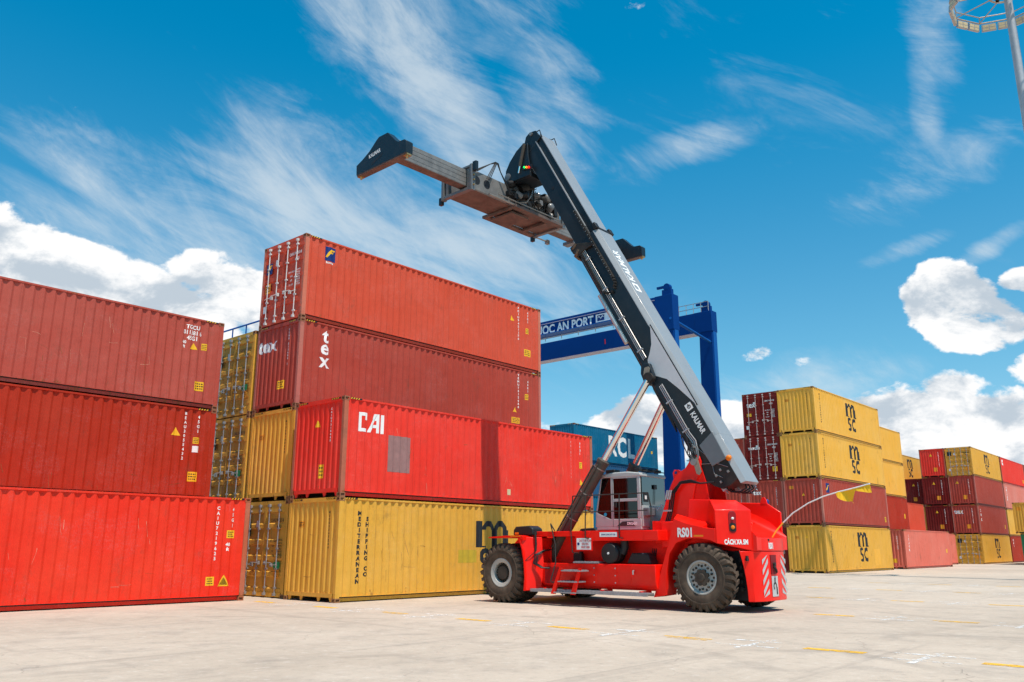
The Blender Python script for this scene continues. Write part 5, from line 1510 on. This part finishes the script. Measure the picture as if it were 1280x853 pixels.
for k in range(4):
    b.tube([(-.95, .30 - .2 * k, .30), (-1.12, .28 - .2 * k, .38), (-1.22, .2 - .2 * k, .55), (-1.18, .05 - .2 * k, .70), (-1.0, 0 - .15 * k, .72)], .022, 7)
bp(b, 'foot_hoses', M_hose, smooth=50)
b = MB()
for (y_, a_, c_) in ((-.38, -1.12, .72), (-.30, -1.16, .60), (.35, -.98, .28), (-.1, -1.04, .4)):
    b.box(a_ - .05, a_ + .05, y_ - .04, y_ + .04, c_ - .05, c_ + .05); b.tube([(a_, y_, c_), (a_ - .16, y_ + .05, c_ + .05)], .014, 6)
bp(b, 'foot_fittings', M_galv, smooth=50)

# flag on a bent whip at the rear
b = MB(); fp_ = [(-1.02, -.30, 1.72), (-1.12, -.4, 1.92), (-1.28, -.5, 2.13), (-1.55, -.5, 2.36), (-1.96, -.5, 2.59), (-2.35, -.5, 2.74), (-2.74, -.5, 2.84), (-3.1, -.5, 2.91), (-3.50, -.5, 3.0)]
b.tube(fp_, .016, 8); fl = b.build('flag_pole', M_white, T, smooth=50)
b = MB(); b.tube(fp_[:3], .020, 8); b.build('pole_sleeve', M_orange, fl, smooth=50)
b = MB()
top_ = [(-2.66 - .07 * k, -.5 + .015 * math.sin(k * 1.3), 2.83 + .0145 * k) for k in range(13)]
drop = [.03, .14, .21, .26, .29, .30, .20, .09, .11, .14, .17, .20, .21]
bot_ = [(p[0] + .02 * math.sin(k), p[1] + .04 * math.sin(k * .9), p[2] - d_) for k, (p, d_) in enumerate(zip(top_, drop))]
for k in range(12):
    b.face([top_[k], top_[k + 1], bot_[k + 1], bot_[k]])
b.face([bot_[5], bot_[6], (bot_[6][0] + .03, -.5, bot_[6][2] - .14), (bot_[5][0] - .06, -.5, bot_[5][2] - .06)])
m_, n_n, bb_ = mat_base('yellow flag cloth'); bb_.inputs['Base Color'].default_value = (.92, .50, .01, 1); bb_.inputs['Roughness'].default_value = .8
bb_.inputs['Transmission Weight'].default_value = 0
b.build('flag', m_, fl, fix=False)
q = MB(); q.lathe([(.05, 0), (.06, .04), (.06, .10), (.03, .13), (0, .13)], (-.65, -1.0, 2.62), (0, 0, 1), 12); q.build('rear_beacon', simple('blue lens', (.01, .04, .2), .3), T, smooth=50)
for (uu, yy, zz) in ((.25, -.35, 2.34), (-.62, -.88, 2.66)):
    q = MB(); q.prism([(uu - .10, zz - .08), (uu + .10, zz - .08), (uu + .08, zz + .06), (uu + .03, zz + .14), (uu - .03, zz + .14), (uu - .08, zz + .06)], yy - .02, yy + .02); q.build('lifting_lug', M_red, T, bevel=.005)

# ================================================================== spreader (hangs from the boom head)
SPO = TO + TF * 7.6 - TL * .52
S = empty('container_spreader', (SPO.x, SPO.y, 12.62), TA - .029)
tag(S, 'telescopic container spreader hanging high from the tip of the boom', 'spreader')
def sp(b_, name, mat, **k): return b_.build(name, mat, S, **k)
for s in (1, -1):
    fr_ = [(-1.19, .0), (1.17, .0), (1.19, .33), (.90, .44), (.55, .62), (.25, .86), (.12, .94), (-.30, .94), (-.42, .82), (-.72, .52), (-.82, .46), (-1.10, .44), (-1.19, .36)]
    ya, yb = (5.86, 6.12) if s > 0 else (-6.12, -5.86)
    b = MB(); b.prism(fr_, ya, yb); ef = sp(b, 'end_frame', M_boomd, bevel=.012)
    b = MB(); b.box(-1.17, 1.15, min(ya, yb) + .01, max(ya, yb) - .01, -.03, -.002); b.build('frame_sole', M_under, ef)
    for x_ in (-1.1, 1.08):
        b = MB(); b.lathe([(.05, 0), (.06, -.05), (.03, -.12), (0, -.13)], (x_, (ya + yb) / 2, 0), (0, 0, 1), 10); b.box(x_ - .09, x_ + .09, (ya + yb) / 2 - .09, (ya + yb) / 2 + .09, -.05, .0); b.build('twist_lock', M_brass, ef, smooth=40)
    yo = yb if s > 0 else ya
    b = MB(); b.prism([(.46, .12), (.40, .10), (-.06, .26), (-.10, .34), (-.02, .34), (.42, .19)], yo - .002 * s, yo + .004 * s); b.build('frame_slot', M_black, ef)
    decal(ef, text_bm('KALMAR', .17, .005, .85), ((.28, yo, .45), (-.94 * s, 0, .10 + .0), (.10 * s, 0, .94)), M_white, eps=.004) if s > 0 else None
    # telescopic beams
    yi = (.2, 5.86) if s > 0 else (-5.86, -.2)
    for f in ((-.24,) if s > 0 else (.24,)):
        b = MB(); b.box(f - .17, f + .17, *yi, .24, .80); tb = sp(b, 'telescopic_beam', M_spr, bevel=.012)
        b = MB(); b.box(f - .165, f + .165, *yi, .225, .238); b.build('beam_sole', M_under, tb)
        b = MB()
        for zz in (.36, .52, .66): b.box(f - .176, f - .171, *yi, zz - .005, zz + .005)
        b.build('beam_ridge', M_spr, tb)
# main body
for f in (-.50, .50):
    b = MB(); b.box(f - .06, f + .06, -1.6, 2.95, .16, .82)
    mbm = sp(b, 'main_beam', M_spr, bevel=.01)
    for l_ in (2.62, 2.15):
        q = MB(); q.lathe([(.15, 0), (.15, .006), (0, .006)], (f + (-.06 if f < 0 else .06), l_, .50), (-1 if f < 0 else 1, 0, 0), 20); q.build('beam_hole', M_black, mbm)
b = MB(); b.box(-.56, .56, -1.6, 2.95, .12, .158); sp(b, 'belly_plate', M_under)
for l_ in (2.95, -1.62):
    b = MB(); b.box(-.72, -.62, l_ - .12, l_ + .06, .02, .92); b.box(.62, .72, l_ - .12, l_ + .06, .02, .92); b.box(-.63, .63, l_ - .11, l_ + .05, .05, .15); b.box(-.63, .63, l_ - .1, l_ + .04, .84, .91); sp(b, 'guide_collar', M_gun, bevel=.01)
    b = MB(); b.box(-.88, -.72, l_ - .09, l_ + .03, .66, .98); sp(b, 'collar_bracket', M_boomd, bevel=.01)
    b = MB(); b.box(.72, .86, l_ - .09, l_ + .03, -.1, .16); sp(b, 'collar_foot', M_boomd, bevel=.01)
    b = MB()
    for k in range(4): b.lathe([(.03, 0), (.03, .05), (0, .05)], (-.72, l_ - .03, .2 + .17 * k), (-1, 0, 0), 8)
    sp(b, 'collar_bolts', M_brass)
b = MB()
b.box(-.80, -.56, -1.5, 1.0, .02, .12); b.box(.56, .80, -1.5, 1.0, .02, .12); b.box(-.56, .56, .9, 1.0, .0, .10); b.box(-.56, .56, -.95, -.80, .0, .10)
sp(b, 'side_shift_frame', M_under, bevel=.01)
b = MB(); b.box(-.50, .50, .02, .86, -.08, -.02); sp(b, 'belly_plate', M_under)
b = MB(); b.tube([(-.72, 2.2, .10), (-.72, -1.4, .12)], .035, 10); b.tube([(-.76, 1.8, .22), (-.76, -1.3, .22)], .022, 8); sp(b, 'slide_rod', M_pipe, smooth=40)
b = MB(); b.tube([(.74, .8, .06), (.74, -2.4, .10)], .03, 8); b.box(.68, .80, -2.5, -2.35, .0, .16); sp(b, 'slide_rod', M_pipe, smooth=40)
b = MB(); b.box(.10, .62, -3.5, -3.2, .12, .24); b.box(-.62, .62, -3.9, -3.72, .10, .22); sp(b, 'beam_stop', M_gun, bevel=.01)
# hose arch
q = MB()
for k in range(3):
    q.tube([(-.62, 2.75 - .05 * k, .80), (-.66, 2.1, 1.22), (-.66, 1.85 - .04 * k, 1.38), (-.66, 1.78, 1.34)], .018, 6)
    q.tube([(-.66, 1.85 - .04 * k, 1.38), (-.66, 2.26 - .07 * k, .64)], .016, 6)
    q.tube([(-.66, 1.78 - .03 * k, 1.38), (-.67, 1.62, 1.1), (-.70, 1.3 - .04 * k, .60), (-.74, .95, .36), (-.74, .7, .40)], .018, 6)
sp(q, 'hose_arch', M_hose, smooth=50)
q = MB(); q.tube([(-.62, .75, .28), (-.78, .45, .34), (-.80, .22, .66), (-.76, .10, .92), (-.5, 0, 1.0)], .03, 10); sp(q, 'large_hose', M_pipe, smooth=50)
# rotator with motor clutter
b = MB(); b.lathe([(.56, .72), (.56, .86), (.50, .90), (.50, 1.02), (.58, 1.04), (.58, 1.12), (.40, 1.16), (0, 1.16)], (0, 0, 0), (0, 0, 1), 32); sp(b, 'slewing_ring', M_dark, smooth=35)
rr = random.Random(31)
for k in range(30):
    x_ = rr.uniform(-.75, -.45); y_ = rr.uniform(-1.1, 1.3); z_ = rr.uniform(.35, .95); s_ = rr.uniform(.06, .14)
    b = MB()
    if k % 2: b.lathe([(s_, 0), (s_, s_ * 2), (s_ * .6, s_ * 2.3), (0, s_ * 2.3)], (x_, y_, z_), (rr.uniform(-1, 0), rr.uniform(-1, 1), rr.uniform(-.6, .6)), 12)
    else: b.box(x_ - s_, x_ + s_, y_ - s_ * .8, y_ + s_ * .8, z_ - s_, z_ + s_)
    sp(b, 'valve', (M_dark, M_gun, M_dark, M_spr, M_hose)[k % 5], smooth=40)
b = MB()
for k in range(14):
    y_ = rr.uniform(-1.2, .9); z_ = rr.uniform(.5, 1.0)
    b.tube([(-.6, y_, z_), (-.72 - rr.uniform(0, .1), y_ + rr.uniform(-.2, .2), z_ + rr.uniform(0, .2)), (-.70, y_ + rr.uniform(-.4, .4), z_ - rr.uniform(.1, .3)), (-.6, y_ + rr.uniform(-.4, .4), z_ - .35)], rr.choice((.012, .018, .022)), 6)
sp(b, 'hose_tangle', M_hose, smooth=50)
b = MB(); b.prism([(-1.1, .35), (-1.05, .95), (-1.2, 1.02), (-1.28, .35)], -.74, -.50, 'x'); b.box(-.8, -.3, -1.4, -.5, .92, .98); sp(b, 'motor_guard', M_blackp, bevel=.01)
# hanger head: two slate plates up to the boom pin, tilt cylinders
for s in (1, -1):
    b = MB(); hp = [(-.28, .98), (-.30, 1.20), (-.32, 1.45), (-.50, 1.74), (-.80, 2.04), (-1.14, 2.24), (-1.32, 2.16), (-1.34, 1.70), (-1.42, 1.30), (-1.42, .98)]
    yy = .52 + s * .44
    b.prism(hp, yy - .03, yy + .03); sp(b, 'hanger_plate', M_boomd, bevel=.01)
b = MB(); b.box(-1.40, -.30, .12, .92, .96, 1.16); sp(b, 'hanger_base', M_boomd, bevel=.02)
b = MB(); b.box(-.75, -.45, .12, .92, 1.17, 1.60); sp(b, 'hanger_box', M_dark)
for s in (1, -1):
    b = MB(); b.tube([(-1.22, .52 + s * .52, 2.15), (-1.02, .52 + s * .52, 1.40)], .06, 12); dc = sp(b, 'damper_cylinder', M_cyl, smooth=40)
    b = MB(); b.tube([(-1.02, .52 + s * .52, 1.40), (-.96, .52 + s * .52, 1.16)], .035, 10); b.build('rod', M_chrome, dc, smooth=40)
    b = MB(); b.lathe([(.13, -.03), (.13, .03), (.10, .04), (0, .04)], (-.42, .52 + s * .47, 1.20), (0, s, 0), 16); sp(b, 'pivot_boss', M_gun, smooth=40)
for k, (mn, c_) in enumerate((('green', (.01, .8, .15)), ('orange', (1.0, .25, .01)), ('red', (1.0, .02, .01)))):
    b = MB(); b.lathe([(.034, 0), (.034, .05), (.02, .06), (0, .06)], (-1.24 - .10 * k, 1.04, 1.28 - .03 * k), (-.3, 1, 0), 12)
    sp(b, 'signal_lamp', simple('%s signal lens' % mn, c_, .3, emit=(c_, 1.2)), smooth=50)
b = MB(); b.prism([(-1.55, 1.14), (-1.14, 1.22), (-1.14, 1.38), (-1.55, 1.32)], .992, 1.03); sp(b, 'lamp_bracket', M_blackp)

# ================================================================== gantry crane
M_gb = simple('gantry blue paint', (.003, .042, .195), .45, vary=.06, scale=1, spec=.03)
M_gb2 = simple('gantry blue trim and lit side', (.008, .095, .34), .45, vary=.06, spec=.05)
M_gw = simple('pale line and underside reflection', (.40, .36, .44), .5)
GP = Vector((13.259, 66.248, 0))     # near girder, top outer end
Gc = empty('gantry_crane', (GP.x, GP.y, 0), math.atan2(BX.y, BX.x))   # x: along the girders away from the lane, -y: along the containers
tag(Gc, 'blue rubber tyred gantry crane with white port name on its girder, beyond the boom', 'gantry crane')
ZT = 22.0; SPN = 6.65
def gp(b_, name, mat, **k): return b_.build(name, mat, Gc, **k)
LEN = 23.5
for j, yy in enumerate((0, -SPN)):
    y0, y1 = yy - 1.0, yy       # box girder 1 m wide, far side away from us
    # end block
    b = MB(); b.box(0, 1.7, y0, y1, ZT - (3.05 if j == 0 else 1.9), ZT + .0); gp(b, 'girder_end', M_gb, bevel=.03)
    # lower girder
    if j == 0:
        b = MB(); b.box(1.702, LEN, y0 + .05, y1 - .05, ZT - 1.45, ZT - .02); gu = gp(b, 'upper_girder', M_gb, bevel=.02)
        b = MB(); b.box(1.702, LEN, y1 - .05, y1 + .04, ZT - .32, ZT - .27); b.build('girder_line', M_gw, gu)
        b = MB(); b.box(1.702, LEN, y1 - .05, y1 + .75, ZT - 1.52, ZT - 1.45); b.build('walkway', M_gb2, gu)
        fr = ((11.9, y1 - .045, ZT - .85), (-1, 0, 0), (0, 0, 1))
        decal(gu, text_bm('PHUOC AN PORT', 1.12, .035, .86), fr, M_white, eps=.012)
        decal(gu, rects_bm([(-2.2, -.36, 2.2, .36)]), ((5.6, y1 - .045, ZT - .80), (-1, 0, 0), (0, 0, 1)), M_white, 'name_board', .012)
        decal(gu, text_bm('MITSUI E&S', .50, .02, 1.0), ((5.0, y1 - .045, ZT - .80), (-1, 0, 0), (0, 0, 1)), M_black, eps=.018)
        decal(gu, rects_bm([(-.38, -.26, .38, .26)]), ((7.25, y1 - .045, ZT - .80), (-1, 0, 0), (0, 0, 1)), M_bluel, 'emblem', .018)
        decal(gu, rects_bm([[(-.36, .0), (-.18, .2), (0, .0), (.18, .2), (.36, 0), (.18, .08), (0, -.1), (-.18, .08)]]), ((7.25, y1 - .045, ZT - .80), (-1, 0, 0), (0, 0, 1)), M_white, 'emblem', .024)
        # walkway railing under the sign
        q = MB()
        for zz in (ZT - 1.70,): q.tube([(1.7, y1 + .70, zz - .2), (LEN, y1 + .70, zz - .2)], .03, 5)
        x = 2.2
        while x < LEN:
            q.tube([(x, y1 - .1, ZT - 1.95), (x, y1 - .1, ZT - 1.45)], .035, 5); x += 1.9
        gp(q, 'walkway_rail', M_galv)
    else:
        b = MB(); b.box(1.702, LEN - 1.0, y0, y1, ZT - 1.85, ZT - .02); gd = gp(b, 'far_girder', M_gb, bevel=.02)
        b = MB(); b.box(1.702, LEN - 1.0, y0, y1, ZT - 1.92, ZT - 1.86); b.build('girder_flange', M_gw, gd)  # pale pinkish tone paints light reflected on the girder's underside
        b = MB(); b.box(11.4, 11.5, y1, y1 + .02, ZT - 1.3, ZT - .8); b.build('load_mark', M_lred, gd)
        q = MB()
        for zz in (.45, .9): q.tube([(.3, y1 - .1, ZT + zz), (4.0, y1 - .1, ZT + zz)], .035, 5)
        x = .3
        while x < 4.1: q.tube([(x, y1 - .1, ZT), (x, y1 - .1, ZT + .95)], .035, 5); x += .74
        gp(q, 'top_handrail', M_galv)
    # bearing bracket on top
    b = MB(); b.box(.25, 1.15, y0 + .3, y1 - .3, ZT, ZT + .55); b.lathe([(.32, -.2), (.32, .2), (0, .2)], (.7, (y0 + y1) / 2, ZT + .75), (0, 1, 0), 16); b.box(1.0, 1.7, y0 + .4, y1 - .4, ZT + .75, ZT + .95); gp(b, 'sheave_bracket', M_gb, bevel=.02)
    # legs on both sides of the span
    for side, x0 in enumerate((.05, LEN - 1.45)):
        b = MB()
        w0, w1 = 1.25, 1.55
        zb = 2.6; zt = ZT - (3.05 if j == 0 else 1.9)
        b.loft([[(x0, y0 + .06, zb), (x0 + w1, y0 + .06, zb), (x0 + w1, y1 - .06, zb), (x0, y1 - .06, zb)],
                [(x0, y0 + .06, zt + .0), (x0 + w0, y0 + .06, zt), (x0 + w0, y1 - .06, zt), (x0, y1 - .06, zt)]])
        lgg = gp(b, 'leg', M_gb, bevel=.02)
        b = MB(); b.box(x0 - .05, x0 - .003, y0 + .20, y1 - .20, zb, zt); b.build('leg_face', M_gb2, lgg)  # lighter blue panel paints the lit side of the leg
for side, x0 in enumerate((.05, LEN - 1.45)):
    b = MB(); b.box(x0 + .0, x0 + 1.5, -SPN - 3.0, 2.2, 1.5, 2.598); gp(b, 'sill_beam', M_gb, bevel=.03)
    for yy in (1.1, -.5, -SPN - .3, -SPN - 1.9):
        b = MB(); b.lathe([(.0, -.3), (.55, -.28), (.75, -.2), (.78, 0), (.75, .2), (.55, .28), (0, .3)], (x0 + .7, yy, .78), (1, 0, 0), 24); gp(b, 'gantry_wheel', M_tyre, smooth=35)
    b = MB(); b.tube([(x0 + .2, .02, ZT - 2.1), (x0 + .2, -SPN + .0, ZT - 2.9)], .12, 8); gp(b, 'cross_brace', M_gb2, smooth=40)
    b = MB(); b.box(x0 + .3, x0 + 1.1, -SPN, -1.0, 4.2, 5.0); gp(b, 'tie_beam', M_gb, bevel=.02)
# stairs and power pack at the foot of the near leg
b = MB(); b.box(-1.4, -.1, -3.9, -1.2, 3.0, 5.2); gp(b, 'power_pack', M_cabw, bevel=.03)
for k in range(4):
    b = MB(); z_ = 5.2 + k * 1.5; b.box(-1.05, -.10, -2.4, -.9, z_, z_ + .06); gp(b, 'stair_landing', M_galv)
    b = MB()
    for zz in (.5, 1.0): b.tube([(-1.05, -2.4, z_ + zz), (-1.05, -.9, z_ + zz)], .025, 5)
    for yy in (-2.4, -1.65, -.9): b.tube([(-1.05, yy, z_), (-1.05, yy, z_ + 1.0)], .025, 5)
    ya_, yb_ = (-2.3, -1.0) if k % 2 else (-1.0, -2.3)
    b.loft([[(-.95, ya_, z_), (-.25, ya_, z_), (-.25, ya_ , z_ + .12), (-.95, ya_, z_ + .12)], [(-.95, yb_, z_ + 1.5), (-.25, yb_, z_ + 1.5), (-.25, yb_, z_ + 1.62), (-.95, yb_, z_ + 1.62)]])
    gp(b, 'stair_flight', M_galv)
b = MB(); b.box(-.9, -.1, -.8, .2, 3.6, 4.6); gp(b, 'electric_cabinet', M_galv, bevel=.02)
# second crane far behind the stacks: only its top rail shows
G2 = empty('gantry_crane', (-15.6, 47.6, 0), math.atan2(BX.y, BX.x)); tag(G2, 'distant blue crane, only its thin top rail showing over the yellow doors', 'gantry crane')
b = MB(); b.box(-2.2, 20, -.5, .5, 11.6, 13.0); b.build('upper_girder', M_gb, G2, bevel=.02)
for x in (-2.0, 18.6):
    b = MB(); b.box(x, x + 1.2, -.5, .5, 0, 11.6); b.build('leg', M_gb, G2, bevel=.02)
q = MB()
q.tube([(-2.2, .45, 14.0), (20, .45, 14.0)], .05, 6)
for k in range(16): q.tube([(-2.1 + 1.46 * k, .45, 13.0), (-2.1 + 1.46 * k, .45, 14.0)], .045, 6)
q.build('top_handrail', M_gb2, G2)
# small orange hook block seen beside the central stack
hk_ = GP + BX * 12.7
# second crane, of which only a top rail shows over the yellow containers
# ================================================================== floodlight mast
Lp = empty('floodlight_mast', (27.35, 40.25, 0), .3)
tag(Lp, 'tall grey floodlight mast with a ring of lamps in the upper right corner', 'light mast')
M_mast = simple('galvanised mast', (.40, .41, .43), .5, .35, .12, 3)
b = MB(); b.lathe([(.34, 0), (.33, 2), (.27, 14), (.20, 30), (.19, 31.7), (0, 31.7)], (0, 0, 0), (0, 0, 1), 24); b.build('mast', M_mast, Lp, smooth=40)
b = MB(); b.lathe([(.55, 0), (.55, .06), (0, .06)], (0, 0, 0), (0, 0, 1), 20); b.build('base_plate', M_galv, Lp)
M_ring = simple('ring steel', (.42, .33, .25), .5, .3)
M_lens = simple('lamp lens', (.62, .50, .30), .3)
zr = 31.4; Rr_ = 2.85
b = MB(); NR = 10
vtx = [(Rr_ * math.cos(2 * math.pi * k / NR), Rr_ * math.sin(2 * math.pi * k / NR)) for k in range(NR)]
for k in range(NR):
    a_ = vtx[k]; c_ = vtx[(k + 1) % NR]
    b.tube([(*a_, zr), (*c_, zr)], .04, 6); b.tube([(a_[0] * .97, a_[1] * .97, zr + .35), (c_[0] * .97, c_[1] * .97, zr + .35)], .03, 6)
    b.tube([(*a_, zr), (a_[0] * .97, a_[1] * .97, zr + .35)], .03, 6)
b.build('outer_ring', M_ring, Lp, smooth=40)
b = MB()
for k in range(NR):
    a_ = vtx[k]; b.tube([(a_[0], a_[1], zr), (a_[0] * .28, a_[1] * .28, zr + .05)], .03, 6)
b.lathe([(.82, -.04), (.90, -.04), (.90, .04), (.82, .04), (.82, -.04)], (0, 0, zr), (0, 0, 1), 24)
b.build('spokes', M_ring, Lp)
for k in range(8):
    a0 = 2 * math.pi * k / 8
    b = MB(); b.lathe([(.10, -.12), (.10, .10), (0, .10)], (.62 * math.cos(a0), .62 * math.sin(a0), zr), (0, 0, 1), 8); b.build('ballast_box', M_dark, Lp)
for k in range(NR):
    a_ = Vector((*vtx[k], zr - .12)); c_ = Vector((*vtx[(k + 1) % NR], zr - .12)); mid_ = (a_ + c_) / 2
    out = Vector((mid_.x, mid_.y, 0)).normalized(); al = (c_ - a_).normalized(); dn = (out * .12 - Vector((0, 0, 1))).normalized(); nn = al.cross(dn).normalized()
    for j, t in enumerate((-.42, .42)):
        cc = mid_ + al * t
        b = MB(); ring0 = [cc + al * x + dn * (z_ + .25) for x, z_ in ((-.37, -.24), (.37, -.24), (.37, .16), (-.37, .16))]
        b.loft([[p + nn * .07 for p in ring0], [p - nn * .07 for p in ring0]]); fl_ = b.build('floodlight', M_galv, Lp)
        for sg in (1, -1):
            b = MB()
            for (x0, x1) in ((-.33, -.02), (.02, .33)):
                for (z0, z1) in ((-.21, -.05), (-.02, .13)):
                    b.loft([[cc + nn * sg * .071 + al * x + dn * (z_ + .25) for x, z_ in ((x0, z0), (x1, z0), (x1, z1), (x0, z1))], [cc + nn * sg * .078 + al * x + dn * (z_ + .25) for x, z_ in ((x0, z0), (x1, z0), (x1, z1), (x0, z1))]])
            b.build('lens', M_lens, fl_)
